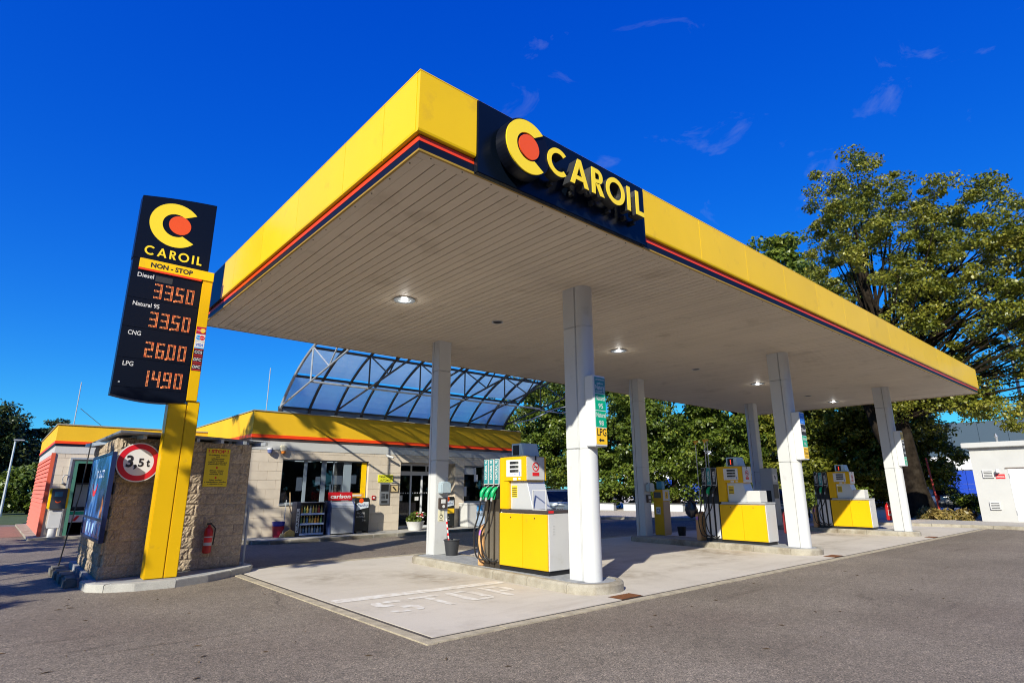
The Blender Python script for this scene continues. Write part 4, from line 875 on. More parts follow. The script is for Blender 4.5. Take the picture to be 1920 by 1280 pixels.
for nm, pr_, z0, z1 in rows:
    b = MB(); b.box(1.215, 2.372, SY, SY + .23, z0 + .004, z1 - .002); rp_ = part('price_row', b, BLK, ps, bev=.003)
    b = MB(); txt(b, nm, (1.312, SY - .0035, z1 - .135), X, Z, .078, 'L', .012, width=.26 if nm == 'Diesel' else .42 if len(nm) > 6 else .2 if nm == 'CNG' else .16); part('fuel_name', b, PRINTW, rp_)
    xd = 1.615; k = 0
    for ch in pr_:
        b = MB()
        if ch == '.': digit(b, ch, xd - .022, z0 + .055, 0, 0)
        else: digit(b, ch, xd + (.06 if ch == '1' else 0) * 0, z0 + .055, .115, .27); xd += .178
        part('price_digit', b, LED, rp_)
    if nm == 'Diesel':
        b = MB(); b.box(1.60, 1.88, SY - .003, SY - .0005, 5.36, 5.47); part('blanking_patch', b, mat('patch_grey', (.03, .032, .035), .5), rp_)
    if nm == 'LPG':
        b = MB(); b.box(1.29, 1.315, SY - .006, SY - .0005, 3.42, 3.445); part('light_sensor', b, GREY, rp_)
# payment marks on the side strip
cz = 4.63; yc = SY - .0105
def card(z0, z1, base):
    b_ = MB(); b_.box(2.392, 2.558, yc - .004, yc, z0, z1); return part('card_plate', b_, base, ps)
DB = mat('card_dark', (.02, .01, .02), .4); MR = mat('card_maroon', (.35, .01, .06), .4)
h_ = .138
for k in range(6):
    z1 = cz - k * .143; z0 = z1 - h_; zm = (z0 + z1) / 2
    cp = card(z0, z1, (MR, PRINTW, PRINTW, DB, DB, DB)[k])
    if k in (0, 1):
        b = MB(); b.prism(circ(2.445, zm, .045, 18), (0, yc - .006, 0), X, Z, (0, .0015, 0)); part('card_circle', b, PRINTR if k == 0 else mat('card_cyan', (.0, .30, .75), .4), cp)
        b = MB(); b.prism(circ(2.505, zm, .045, 18), (0, yc - .0075, 0), X, Z, (0, .0015, 0)); part('card_circle', b, YPR if k == 0 else PRINTR, cp)
        b = MB(); txt(b, 'MasterCard' if k == 0 else 'Maestro', (2.475, yc - .0085, zm - .012), X, Z, .024, 'C', .01, width=.14); part('card_text', b, PRINTW, cp)
    else:
        s_ = ('VISA', 'CCS', 'DFC', 'DFC')[k - 2]
        b = MB(); txt(b, s_, (2.475, yc - .0055, zm - .022), X, Z, .05, 'C', .02, width=.13, shear=.2 if k == 2 else 0); part('card_text', b, PRINTB if k == 2 else PRINTW, cp)
        if k == 2:
            b = MB(); b.box(2.394, 2.556, yc - .006, yc - .0045, z0 + .004, z0 + .022); part('card_band', b, LBLUE, cp)
        if k > 2:
            [part('card_band', MB().box(2.40, 2.55, yc - .006, yc - .0045, za_, zb_), PRINTR, cp) for za_, zb_ in ((z0 + .008, z0 + .022), (z1 - .022, z1 - .012))]

# ------------------------------------------------------------------ kerbed plinth and block shed by the price sign
PL = [(1.30, 12.6), (1.34, 12.05), (1.55, 11.78), (1.95, 11.62), (2.55, 11.60), (3.1, 11.85), (3.6, 12.25), (4.05, 12.62), (4.18, 12.85), (4.16, 13.6), (4.02, 16.4), (1.30, 16.4)]
t = thing('sign_plinth', 'low pale kerbed plinth under the price sign and block shed', 'plinth', (2.5, 13.5, 0))
b = MB(); b.prism([(2.68 + (p[0] - 2.68) * .9, 13.9 + (p[1] - 13.9) * .94) for p in PL], (0, 0, -.02), X, Y, (0, 0, .135)); part('paving', b, PAVE, t)
for (i, j) in ((0, 2), (2, 4), (4, 6), (6, 8), (8, 9), (9, 10)):
    seg = PL[i:j + 1]; inn = [(2.68 + (p[0] - 2.68) * .885, 13.9 + (p[1] - 13.9) * .93) for p in seg]
    b = MB(); b.prism(seg + inn[::-1], (0, 0, -.02), X, Y, (0, 0, .142)); part('kerb_stone', b, KERBW, t, bev=.012)
# stepped kerb blocks along the shed's left side
t = thing('step_kerbs', 'row of worn concrete kerb blocks along the left foot of the block shed', 'kerb', (1.1, 13.2, 0))
for k in range(4):
    b = MB(); b.box(1.10 - .025 * k, 1.29, 12.75 + k * .62, 13.30 + k * .62, -.02, .15); part('kerb_block', b, mat('kerb_dark', (.16, .15, .13), .95, var=.3, vs=6, grain=.15), t, bev=.03)
# shed: split-face blocks laid on a core
sh = thing('block_shed', 'small shed of rough tan split-face blocks behind the price sign', 'shed', (1.55, 12.45, .12))
P0, P1 = Vector((1.56, 12.50, .12)), Vector((3.98, 12.92, .12)); uf = (P1 - P0).normalized(); nf = Vector((uf.y, -uf.x, 0)); WL = (P1 - P0).length
b = MB(); b.prism([(1.58, 12.585), (3.96, 13.0), (3.96, 16.0), (1.58, 16.0)], (0, 0, .12), X, Y, (0, 0, 2.36)); part('core_wall', b, mat('shed_mortar', (.24, .19, .135), .95), sh)
bmesh_variants = []
def rough_block(L, H, D, seed):
    rg = random.Random(seed); nx, nz = 12, 6; V = []; F = []
    for j in range(nz + 1):
        for i in range(nx + 1):
            e = .001 if (i in (0, nx) or j in (0, nz)) else rg.uniform(.004, .024)
            V.append((L * i / nx, -e, H * j / nz))
    o_ = len(V)
    for j in range(nz):
        for i in range(nx):
            a = j * (nx + 1) + i; F.append((a, a + 1, a + nx + 2, a + nx + 1))
    V += [(0, D, 0), (L, D, 0), (L, D, H), (0, D, H)]
    bl, br, tr_, tl = 0, nx, nz * (nx + 1) + nx, nz * (nx + 1)
    F += [(o_, o_ + 1, o_ + 2, o_ + 3)]
    F.append(tuple(range(bl, br + 1)) + (o_ + 1, o_)); F.append(tuple(range(tr_, tl - 1, -1)) + (o_ + 3, o_ + 2))
    F.append(tuple(j * (nx + 1) for j in range(nz + 1)) + (o_ + 3, o_)); F.append(tuple(nx + j * (nx + 1) for j in range(nz, -1, -1)) + (o_ + 1, o_ + 2))
    m_ = MB(); m_.add(V, F); me = m_.mesh('split_block', SPLIT); return me
BLK_M = [rough_block(.396, .197, .07, s) for s in range(8)]; BLK_H = [rough_block(.196, .197, .07, s + 20) for s in range(3)]
angf = math.atan2(uf.y, uf.x)
for r_ in range(12):
    x = 0.0; z = .002 + r_ * .2
    first = r_ % 2 == 1
    while x < WL - .15:
        if first and x == 0: me, w = random.choice(BLK_H), .2
        elif WL - x < .39: me, w = random.choice(BLK_H), .2
        else: me, w = random.choice(BLK_M), .4
        q = P0 + uf * (x + .002) - Vector((1.55, 12.45, .12)); o = inst('block', me, sh, (q.x, q.y, z), (0, 0, angf)); x += w
for r_ in range(12):
    z = .002 + r_ * .2
    for k in range(8):
        inst('block', random.choice(BLK_M), sh, (1.58 - 1.55 - .062, 12.56 - 12.45 + (k + 1) * .4 + (.1 if r_ % 2 else -.05), z), (0, 0, -math.pi / 2))
# mono-pitch roof with steel rim
b = MB(); b.prism([(1.46, 12.02), (2.3, 12.25), (3.2, 12.6), (4.35, 13.25), (4.35, 16.2), (1.40, 16.2)], (0, 0, 2.56), X, Y, (0, 0, .05))
part('roof', b, ROOFD, sh, bev=.008)
b = MB()
for k in range(6): b.obox((1.7, 12.35 + .1, 2.49), uf, -nf, Z, (.1 + k * .46, .16 + k * .46), (-.25, 3.0), (0, .068))
part('rafters', b, GALV, sh)
b = MB()
for p in ((3.86, 12.99), (3.5, 12.93), (1.75, 12.62), (2.6, 12.77)): b.box(p[0] - .03, p[0] + .03, p[1] - .02, p[1] + .04, 2.40, 2.558)
part('roof_posts', b, GALV, sh)
b = MB(); b.tube([(4.02, 12.98, .13), (4.02, 12.98, 1.3)], .025, 8); part('drain_pipe', b, SILL, sh)

# billboard on the shed's left side
def bill_mat():
    m = bpy.data.materials.new('billboard_print'); m.use_nodes = True; t_ = m.node_tree; b_ = t_.nodes['Principled BSDF']; b_.inputs['Roughness'].default_value = .25
    g_ = t_.nodes.new('ShaderNodeNewGeometry'); n_ = t_.nodes.new('ShaderNodeTexNoise'); n_.inputs['Scale'].default_value = 1.4; n_.inputs['Detail'].default_value = 3; n_.inputs['Distortion'].default_value = 1.2
    t_.links.new(g_.outputs['Position'], n_.inputs['Vector']); r_ = t_.nodes.new('ShaderNodeValToRGB'); e = r_.color_ramp.elements
    e[0].position = .36; e[0].color = (.004, .02, .11, 1); e[1].position = .72; e[1].color = (.25, .45, .75, 1); k = e.new(.52); k.color = (.01, .10, .42, 1)
    t_.links.new(n_.outputs['Fac'], r_.inputs[0]); t_.links.new(r_.outputs[0], b_.inputs['Base Color']); return m
bb = thing('billboard', 'blue advertising board with red smile on the left side of the block shed', 'billboard', (1.45, 13.3, .75))
b = MB(); b.box(1.42, 1.47, 12.10, 14.80, .78, 2.20); part('panel', b, bill_mat(), bb)
b = MB(); b.box(1.405, 1.475, 12.06, 12.0995, .74, 2.24); b.box(1.405, 1.475, 14.8005, 14.84, .74, 2.24); b.box(1.405, 1.475, 12.1, 14.8, 2.2005, 2.24); b.box(1.405, 1.475, 12.1, 14.8, .74, .7795); b.box(1.405, 1.4195, 12.1, 14.8, 1.08, 1.12); part('frame', b, mat('board_navy', (.008, .015, .06), .4), bb)
b = MB(); txt(b, 'iris.cz', (1.4165, 13.9, 1.82), -Y, Z, .20, 'L', .01, width=1.1); part('lettering', b, mat('board_white', (.55, .65, .85), .4), bb)
b = MB(); b.ring([(13.85 + .38 * math.cos(a), 1.78 + .30 * math.sin(a)) for a in np.radians(np.linspace(200, 340, 18))], [(13.85 + .34 * math.cos(a), 1.80 + .22 * math.sin(a)) for a in np.radians(np.linspace(200, 340, 18))], (1.4155, 0, 0), Y, Z, (.0015, 0, 0), False); part('smile', b, PRINTR, bb)
b = MB(); b.prism([(12.35, 1.13), (12.62, 1.13), (12.60, 1.45), (12.5, 1.52), (12.4, 1.42)], (1.416, 0, 0), Y, Z, (.002, 0, 0)); part('picture', b, mat('board_orange', (.45, .16, .05), .5), bb)
b = MB()
for k in range(5): b.prism(circ(12.3 + .45 * k, .93, .10, 14), (1.4155, 0, 0), Y, Z, (.002, 0, 0))
part('picture_dots', b, mat('board_pale', (.35, .55, .8), .5), bb)
# weight limit sign
ws = thing('weight_limit_sign', 'round white and red 3,5t weight limit sign on the shed wall', 'sign', (1.845, 12.33, 2.08))
b = MB(); b.prism(circ(1.845, 2.08, .345, 48), (0, 12.345, 0), X, Z, (0, .012, 0)); part('disc', b, PRINTW, ws)
b = MB(); b.ring(circ(1.845, 2.08, .325, 48), circ(1.845, 2.08, .235, 48), (0, 12.342, 0), X, Z, (0, .0028, 0)); part('red_ring', b, mat('sign_red', (.55, .01, .02), .35), ws)
b = MB(); txt(b, '3,', (1.655, 12.340, 2.0), X, Z, .19, 'L', .03, width=.17); part('figure', b, PRINTK, ws); b = MB(); txt(b, '5', (1.84, 12.340, 2.01), X, Z, .135, 'L', .03, width=.085); part('figure', b, PRINTK, ws); b = MB(); txt(b, 't', (1.965, 12.340, 2.01), X, Z, .135, 'L', .03, width=.055); part('figure', b, PRINTK, ws)
b = MB(); b.box(1.83, 1.86, 12.358, 12.60, 1.85, 1.89); b.box(1.83, 1.86, 12.358, 12.60, 2.25, 2.29); part('bracket', b, GALV, ws)
# yellow STOP notice
def onwall(s, off, z): q = P0 + uf * s + nf * off; return Vector((q.x, q.y, z))
sn = thing('stop_notice', 'yellow STOP notice with red heading on the block shed wall', 'notice', tuple(onwall(1.6, .05, 1.65)))
s0 = 1.48; sw = .47
def nplate(mb, a, b_, z0, z1, o0, o1): mb.obox(P0 - Vector((0, 0, .12)), uf, nf, Z, (a, b_), (o0, o1), (z0, z1))
b = MB(); nplate(b, s0, s0 + sw, 1.66, 2.40, .032, .040); part('plate', b, mat('notice_yellow', (.72, .53, .01), .4), sn)
b = MB(); txt(b, '! STOP !', onwall(s0 + sw / 2, .0415, 2.315), uf, Z, .058, 'C', .04, width=.40); b.prism(circ(0, 0, .02, 12), onwall(s0 + sw / 2, .041, 2.025), uf, Z, nf * .001); b.prism(circ(0, 0, .02, 12), onwall(s0 + sw / 2, .041, 1.83), uf, Z, nf * .001); part('heading', b, PRINTR, sn)
b = MB()
for k, (s_, w_) in enumerate((('U výdejního stojanu', .36), ('LPG', .07), ('vyčkejte pouze', .26), ('Zákaz kouření', .25), ('Zákaz používání', .38), ('předchozího čerpání', .36))):
    txt(b, s_, onwall(s0 + sw / 2, .0412, 2.262 - k * .036), uf, Z, .023, 'C', .035, width=w_)
part('text_lines', b, PRINTK, sn); b = MB()
for k, (s_, w_) in enumerate((('Zákaz vstupu', .28), ('vozidel, která', .26), ('nečerpají LPG', .27))): txt(b, s_, onwall(s0 + sw / 2, .0412, 1.96 - k * .036), uf, Z, .023, 'C', .035, width=w_)
part('text_lines', b, PRINTK, sn); b = MB()
for k, (s_, w_) in enumerate((('Zákaz kouření', .25), ('a manipulace s ohněm', .42), ('v okruhu 5 m', .30))): txt(b, s_, onwall(s0 + sw / 2, .0412, 1.775 - k * .038), uf, Z, .023, 'C', .035, width=w_)
part('text_lines', b, PRINTK, sn)
q = onwall(1.67, .13, .45); extinguisher(q.x, q.y, .42, 'red fire extinguisher hanging low on the block shed wall', 1.0)

# ------------------------------------------------------------------ shop
FX0, FX1, FY, FZ = 6.14, 18.07, 20.2, .10
g = MB(); pv = [(5.85, 20.3), (5.85, 19.3), (6.0, 18.75), (6.4, 18.42), (7.0, 18.36), (11.8, 18.60), (17.2, 18.8), (18.6, 19.1), (18.6, 20.3)]
g.prism(pv, (0, 0, -.02), X, Y, (0, 0, .116)); struct('shop_pavement', g, mat('pavement_slab', (.36, .34, .31), .9, var=.25, vs=4, grain=.12, gs=60))
ks = []; kerb_run(None, pv[1:-1], .14, .112, .9, out=ks)
kr = thing('pavement_kerb', 'weathered kerb along the pavement in front of the shop', 'kerb', (6.0, 18.6, 0))
for q in ks: part('kerb_stone', q, KERB, kr, bev=.015)
shop = thing('shop_building', 'beige block petrol station shop with yellow roof band and dark windows', 'shop', (FX0, FY, FZ))
OPEN = [(7.22, 10.44, 1.12, 2.61), (11.81, 14.42, .0, 2.62), (14.90, 16.05, 1.05, 2.56)]   # x0 x1 z0 z1
# core wall with openings
def wall_cells(x0, x1, z0, z1, opens):
    xs_ = sorted({x0, x1, *[o[0] for o in opens], *[o[1] for o in opens]}); zs_ = sorted({z0, z1, *[max(z0, o[2]) for o in opens], *[o[3] for o in opens]})
    for a, b_ in zip(xs_[:-1], xs_[1:]):
        for c_, d_ in zip(zs_[:-1], zs_[1:]):
            mx_, mz_ = (a + b_) / 2, (c_ + d_) / 2
            if any(o[0] < mx_ < o[1] and o[2] < mz_ < o[3] for o in opens): continue
            yield a, b_, c_, d_
b = MB()
for a, b_, c_, d_ in wall_cells(FX0 + .02, FX1, FZ - .1, 2.90, OPEN): b.box(a, b_, FY + .03, FY + .24, c_, d_)
part('wall', b, MORT, shop)
# facade blocks 0.6 x 0.3, one object each, clipped at the openings
bw, bh = .597, .297; fm = MB().box(0, bw, 0, .03, 0, bh).mesh('facade_block', TILE, bev=.004); cache = {}
nblk = 0
for r_ in range(10):
    z0 = FZ + r_ * .3; z1 = min(z0 + bh, 2.895)
    if z1 - z0 < .05: continue
    x = FX0 - (.3 if r_ % 2 else 0)
    while x < FX1:
        a, e_ = max(x, FX0), min(x + bw, FX1)
        segs_ = [(a, e_)]
        for o in OPEN:
            if o[2] < z1 - .02 and o[3] > z0 + .02:
                if not (o[2] <= z0 + .02 and o[3] >= z1 - .02): pass
                new = []
                for s0_, s1_ in segs_:
                    if s1_ <= o[0] or s0_ >= o[1]: new.append((s0_, s1_))
                    else:
                        if s0_ < o[0]: new.append((s0_, o[0]))
                        if s1_ > o[1]: new.append((o[1], s1_))
                segs_ = new
        for s0_, s1_ in segs_:
            if s1_ - s0_ < .03: continue
            za, zb = z0, z1
            key = (round(s1_ - s0_, 3), round(zb - za, 3))
            if key not in cache: cache[key] = fm if key == (bw, bh) else MB().box(0, s1_ - s0_ - .0, 0, .03, 0, zb - za).mesh('facade_block', TILE, bev=.004)
            inst('facade_block', cache[key], shop, (s0_ - FX0, random.uniform(-.002, .002), za - FZ)); nblk += 1
        x += .6
b = MB()      # fill strips above/below openings where a course is cut
for o in OPEN:
    for r_ in range(10):
        z0 = FZ + r_ * .3; z1 = z0 + bh
        if z0 + .02 < o[2] < z1 - .02: part('sill_course', MB().box(o[0], o[1], FY + .001, FY + .029, z0, o[2]), TILE, shop)
        if z0 + .02 < o[3] < z1 - .02: part('lintel', MB().box(o[0], o[1], FY + .001, FY + .029, o[3], min(z1, 2.895)), TILE, shop)
pass
b = MB(); b.box(FX0 - .012, FX1, FY - .012, FY + .24, 2.90, 3.20); part('white_band', b, WHW, shop)
b = MB(); b.box(FX0 - .02, FX1 + .02, FY - .022, FY + .24, 3.2005, 3.29); b.box(FX0 - .02, FX0 + .2, FY + .24, 29, 3.2005, 3.29); part('dark_band', b, mat('band_dark', (.045, .03, .028), .5), shop)
b = MB(); b.box(FX0 - .045, FX1 + .045, FY - .045, FY + .24, 3.2905, 3.40); b.box(FX0 - .045, FX0 + .2, FY + .24, 29, 3.2905, 3.40); part('red_band', b, RED, shop)
b = MB(); b.box(FX0 - .03, FX1 + .03, FY - .03, FY + .24, 3.4005, 4.17); b.box(FX0 - .03, FX0 + .2, FY + .24, 29, 3.4005, 4.17); b.box(FX1 - .2, FX1 + .03, FY + .24, 29, 3.4005, 4.17); part('roof_band', b, YELW, shop)
b = MB(); b.box(FX0 - .06, FX1 + .06, FY - .06, FY + .26, 4.1705, 4.205); b.box(FX0 - .06, FX0 + .22, FY + .26, 29, 4.1705, 4.205); part('coping', b, mat('coping_steel', (.30, .28, .22), .5), shop)
b = MB(); b.box(FX0 + .2, FX1 - .2, FY + .24, 29, 3.9, 3.95); part('roof', b, ROOFD, shop)
b = MB(); b.box(FX0, FX0 + .22, FY + .2405, 29, FZ - .1, 3.20); part('side_wall', b, WHW, shop); b = MB(); b.box(FX1 - .22, FX1, FY + .2405, 29, FZ - .1, 3.40); b.box(FX0, FX1, 28.8, 29, 0, 3.9); part('back_wall', b, WHW, shop)
b = MB(); b.box(FX0 - .03, FX0 - .0005, FY + .01, FY + .20, FZ, 2.9); part('corner_strip', b, WHW, shop)
b = MB(); b.box(FX0 + .3, FX1 - .3, 20.6, 28.5, .05, .09); part('shop_floor', b, mat('floor_tile', (.25, .24, .22), .4), shop)
b = MB(); b.box(FX0 + .3, FX1 - .3, 20.6, 28.5, 3.0, 3.04); part('shop_ceiling', b, mat('ceiling_grey', (.3, .3, .3), .8), shop)
# window frames, panes
SKYB = mat('frame_blue_grey', (.22, .27, .32), .4)
def window(o, mull, hbar=None, extra=None):
    x0, x1, z0, z1 = o; f = .05; yy = FY + .12
    m_ = MB(); m_.box(x0, x1, yy, yy + .06, z1 - f, z1); m_.box(x0, x1, yy, yy + .06, z0, z0 + f); m_.box(x0, x0 + f, yy, yy + .06, z0 + f, z1 - f); m_.box(x1 - f, x1, yy, yy + .06, z0 + f, z1 - f)
    for q, wq in mull: m_.box(x0 + q, x0 + q + wq, yy - .004, yy + .064, z0 + f, z1 - f)
    wf = part('window', m_, SKYB, shop)
    edges = [x0 + f] + [v for q, wq in mull for v in (x0 + q, x0 + q + wq)] + [x1 - f]
    for a, c_ in zip(edges[0::2], edges[1::2]):
        m_ = MB(); m_.box(a, c_, yy + .025, yy + .033, z0 + f, z1 - f); part('pane', m_, GLASS, wf)
    return wf
w1 = window(OPEN[0], [(.80, .11), (1.44, .17), (1.88, .03), (2.28, .30)])
b = MB(); b.box(10.20, 10.40, FY + .10, FY + .118, 1.17, 2.56); part('yellow_edge', b, YEL, w1)
window(OPEN[2], [])
part('window_sill', MB().box(7.20, 10.46, FY - .03, FY + .115, 1.08, 1.1195), SILL, shop); part('window_sill', MB().box(14.88, 16.07, FY - .02, FY + .115, 1.01, 1.0495), SILL, shop)
# things seen inside: white sheets, shelves
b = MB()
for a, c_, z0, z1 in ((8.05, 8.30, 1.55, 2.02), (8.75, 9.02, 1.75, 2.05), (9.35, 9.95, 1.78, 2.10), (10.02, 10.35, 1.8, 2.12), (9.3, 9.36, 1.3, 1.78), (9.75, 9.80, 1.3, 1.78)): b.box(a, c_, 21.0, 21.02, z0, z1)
part('interior_posters', b, mat('poster_glow', (.75, .75, .85), .7, emit=(.6, .65, .8), es=.25), shop)  # paper sheets given a faint glow of their own
b = MB()
for k in range(6):
    b.box(6.9 + k * 1.9, 8.3 + k * 1.9, 22.3, 22.6, .1, 1.7)
part('interior_shelves', b, mat('shelf_goods', (.12, .10, .09), .7, var=.9, vs=9), shop)
b = MB(); b.box(8.65, 9.1, 20.7, 20.9, .4, 1.25); part('interior_counter', b, mat('interior_yellow', (.5, .35, .02), .6), shop)
b = MB()
for k in range(2): b.box(8.3 + k * 1.0, 8.9 + k * 1.0, 21.8, 22.0, 2.62, 2.66)
part('ceiling_tubes', b, mat('tube_light', (.9, .9, .9), .5, emit=(1, 1, 1), es=1.5), shop)
# entrance: recessed sliding door with transom
ent = OPEN[1]; x0, x1, z0, z1 = ent; yy = FY + .55
b = MB(); b.box(x0, x0 + .02, FY + .2405, yy, FZ, z1); b.box(x1 - .02, x1, FY + .2405, yy, FZ, z1); b.box(x0 + .02, x1 - .02, FY + .2405, yy, z1 - .02, z1); part('porch', b, TILE, shop)
b = MB(); f = .06
b.box(x0 + .02, x1 - .02, yy, yy + .07, 2.52, 2.598); b.box(x0 + .02, x1 - .02, yy, yy + .07, 2.14, 2.30)
for q in (.02, .78, 1.30, 1.82, 2.50): b.box(x0 + q, x0 + q + .07, yy + .0, yy + .07, FZ, 2.14)
for q in (.02, .78, 1.5, 2.50): b.box(x0 + q, x0 + q + .07, yy, yy + .07, 2.3, 2.52)
b.box(x0 + .02, x1 - .02, yy, yy + .07, FZ, FZ + .08)
dr = part('door', b, mat('door_white', (.62, .64, .68), .4), shop)
for (a, c_) in ((.09, .78), (.85, 1.30), (1.37, 1.82), (1.89, 2.50)):
    b = MB(); b.box(x0 + a, x0 + c_, yy + .03, yy + .038, FZ + .08, 2.14); part('pane', b, GLASS, dr)
for (a, c_) in ((.09, .78), (.85, 1.5), (1.57, 2.5)):
    b = MB(); b.box(x0 + a, x0 + c_, yy + .03, yy + .038, 2.3, 2.52); part('pane', b, GLASS, dr)
b = MB()
for k in range(22): b.box(x0 + .12 + k * .11, x0 + .17 + k * .11, yy - .006, yy - .001, 1.42, 1.47)
part('safety_dots', b, PRINTW, dr)
b = MB(); b.box(x0 + .3, x0 + .45, yy - .004, yy - .001, 1.15, 1.36); b.box(x0 + 1.02, x0 + 1.2, yy - .004, yy - .001, 1.15, 1.3); part('door_notice', b, PRINTW, dr)
b = MB(); b.box(14.93, 15.6, FY + .10, FY + .118, 2.2, 2.5); b.box(14.95, 15.1, FY + .10, FY + .118, 1.3, 1.7); b.box(15.5, 15.7, FY + .10, FY + .118, 1.9, 2.2); part('window_posters', b, PRINTW, shop)
# cameras, alarm, terminal, frame, yellow sign
def wall_camera(x, z, lab, rot=0.0):
    t_ = thing('security_camera', lab, 'security camera', (x, FY, z), 0, 'white cameras on the shop wall')
    b_ = MB(); b_.box(x - .02, x + .02, FY - .10, FY - .012, z - .02, z + .02); part('bracket', b_, PRINTW, t_)
    b_ = MB(); b_.tube([(x - .14, FY - .14, z + .05), (x + .12, FY - .22, z - .03)], .045, 10); part('housing', b_, PRINTW, t_, smooth=True)
    b_ = MB(); b_.tube([(x + .121, FY - .2203, z - .0305), (x + .14, FY - .227, z - .037)], .035, 10); part('lens', b_, BLKP, t_)
wall_camera(11.20, 2.80, 'white bullet camera on the shop wall left of the entrance')
t = thing('dome_camera', 'small dome camera high on the shop wall near its left corner', 'security camera', (6.72, FY, 2.86)); b = MB(); b.lathe([(.02, -.10), (.07, -.07), (.085, 0), (.085, .04)], (6.72, FY - .095, 2.86), 14); part('dome', b, mat('dome_blue', (.10, .13, .3), .2), t, smooth=True); b = MB(); b.lathe([(.09, .0405), (.09, .09)], (6.72, FY - .095, 2.86), 14); part('mount', b, PRINTW, t)
t = thing('alarm_siren', 'white alarm box with orange lamp above the large shop window', 'alarm', (7.17, FY, 2.85)); b = MB(); b.box(7.07, 7.27, FY - .12, FY - .003, 2.86, 3.06); part('case', b, mat('alarm_cream', (.72, .66, .5), .5), t, bev=.02); b = MB(); b.lathe([(.05, -.08), (.075, -.05), (.08, 0)], (7.17, FY - .07, 2.859), 12); part('lamp', b, mat('alarm_orange', (.7, .22, .03), .4), t, smooth=True)
t = thing('tank_terminal', 'grey self-service fuel terminal set in the wall under the yellow sign', 'terminal', (11.12, FY, 1.05)); b = MB(); b.box(10.93, 11.33, FY - .05, FY - .003, 1.04, 1.83); part('case', b, STEEL, t, bev=.01)
b = MB(); b.box(10.97, 11.29, FY - .056, FY - .0505, 1.52, 1.78); part('screen', b, BLKP, t); b = MB()
for i in range(3):
    for j in range(4): b.box(11.0 + i * .055, 11.04 + i * .055, FY - .058, FY - .0505, 1.24 + j * .05, 1.275 + j * .05)
b.box(11.19, 11.28, FY - .058, FY - .0505, 1.25, 1.42); b.box(11.0, 11.26, FY - .058, FY - .0505, 1.09, 1.18); part('keypad', b, DGR, t)
t = thing('fuel_terminal_sign', 'small yellow sign reading TANKOVACÍ AUTOMAT left of the entrance', 'sign', (11.15, FY, 1.85)); b = MB(); b.box(10.84, 11.47, FY - .03, FY - .003, 1.86, 2.13); part('plate', b, mat('sign_lime', (.70, .68, .03), .4), t)
b = MB(); txt(b, 'TANKOVACÍ', (11.155, FY - .0325, 2.015), X, Z, .072, 'C', .015, width=.56); part('lettering', b, PRINTK, t); b = MB(); txt(b, 'AUTOMAT', (11.155, FY - .0325, 1.895), X, Z, .072, 'C', .015, width=.46); part('lettering', b, PRINTK, t)
t = thing('framed_notice', 'small framed notice on the wall beside the fuel terminal', 'notice', (11.55, FY, 1.6)); b = MB(); b.box(11.38, 11.74, FY - .03, FY - .003, 1.48, 1.77); part('frame', b, mat('frame_brown', (.10, .08, .06), .5), t, bev=.004); b = MB(); b.box(11.42, 11.70, FY - .034, FY - .0305, 1.515, 1.735); part('sheet', b, mat('sheet_tan', (.55, .42, .22), .6), t); b = MB(); b.prism([(11.45, 1.68), (11.52, 1.70), (11.65, 1.56), (11.6, 1.54)], (0, FY - .036, 0), X, Z, (0, .0015, 0)); part('drawing', b, PRINTK, t)
t = thing('fire_call_point', 'small red fire call point on the shop wall', 'call point', (10.69, FY, 1.28)); b = MB(); b.box(10.62, 10.76, FY - .04, FY - .003, 1.22, 1.37); part('box', b, REDP, t, bev=.006); b = MB(); b.box(10.655, 10.725, FY - .044, FY - .0405, 1.26, 1.33); part('glass', b, PRINTW, t)
b = MB(); b.tube([(11.42, FY - .015, 1.85), (11.72, FY - .015, 1.84)], .016, 8); solo('conduit', b, GREY, 'thin grey conduit running between the yellow sign and the entrance', 'conduit')

# snack shelf
SHY = 19.62
st = thing('bottle_shelf', 'open dark shelf of bottled goods under the large shop window', 'shelf', (7.75, SHY, FZ))
b = MB(); b.box(7.72, 7.76, SHY, SHY + .42, FZ, 1.18); b.box(8.56, 8.60, SHY, SHY + .42, FZ, 1.18); b.box(7.76, 8.56, SHY + .38, SHY + .42, FZ, 1.18); b.box(7.60, 7.7195, SHY - .02, SHY + .4, FZ, 1.20); part('frame', b, mat('shelf_navy', (.02, .025, .05), .4), st)
for z in (.16, .48, .80, 1.165):
    b = MB(); b.box(7.76, 8.56, SHY, SHY + .38, z, z + .02); sb = part('shelf_board', b, GREY, st)
    if z < 1.1: b = MB(); b.box(7.755, 8.565, SHY - .02, SHY - .0005, z - .03, z + .03); part('price_rail', b, mat('rail_blue', (.45, .55, .80), .4), sb)
b = MB(); b.box(7.61, 7.71, SHY - .025, SHY - .0205, .22, .98); pn = part('side_panel', b, PRINTW, st); b = MB(); txt(b, 'CAROIL', (7.692, SHY - .0265, .25), Z, -X, .065, 'L', .02, width=.70); part('side_lettering', b, PRINTK, pn)
bcol = [(.55, .26, .05), (.36, .28, .09), (.5, .07, .04), (.12, .2, .32), (.6, .42, .08), (.12, .22, .08), (.45, .47, .47)]
bms = []
for k, c_ in enumerate(bcol): bms.append(MB().lathe([(.036, 0), (.038, .02), (.038, .15), (.016, .20), (.014, .235)], (0, 0, 0), 10).mesh('bottle', mat('bottle_%d' % k, c_, .25), smooth=True))
capm = MB().lathe([(.016, .2355), (.016, .258)], (0, 0, 0), 8).mesh('cap', mat('bottle_cap', (.6, .55, .1), .4))
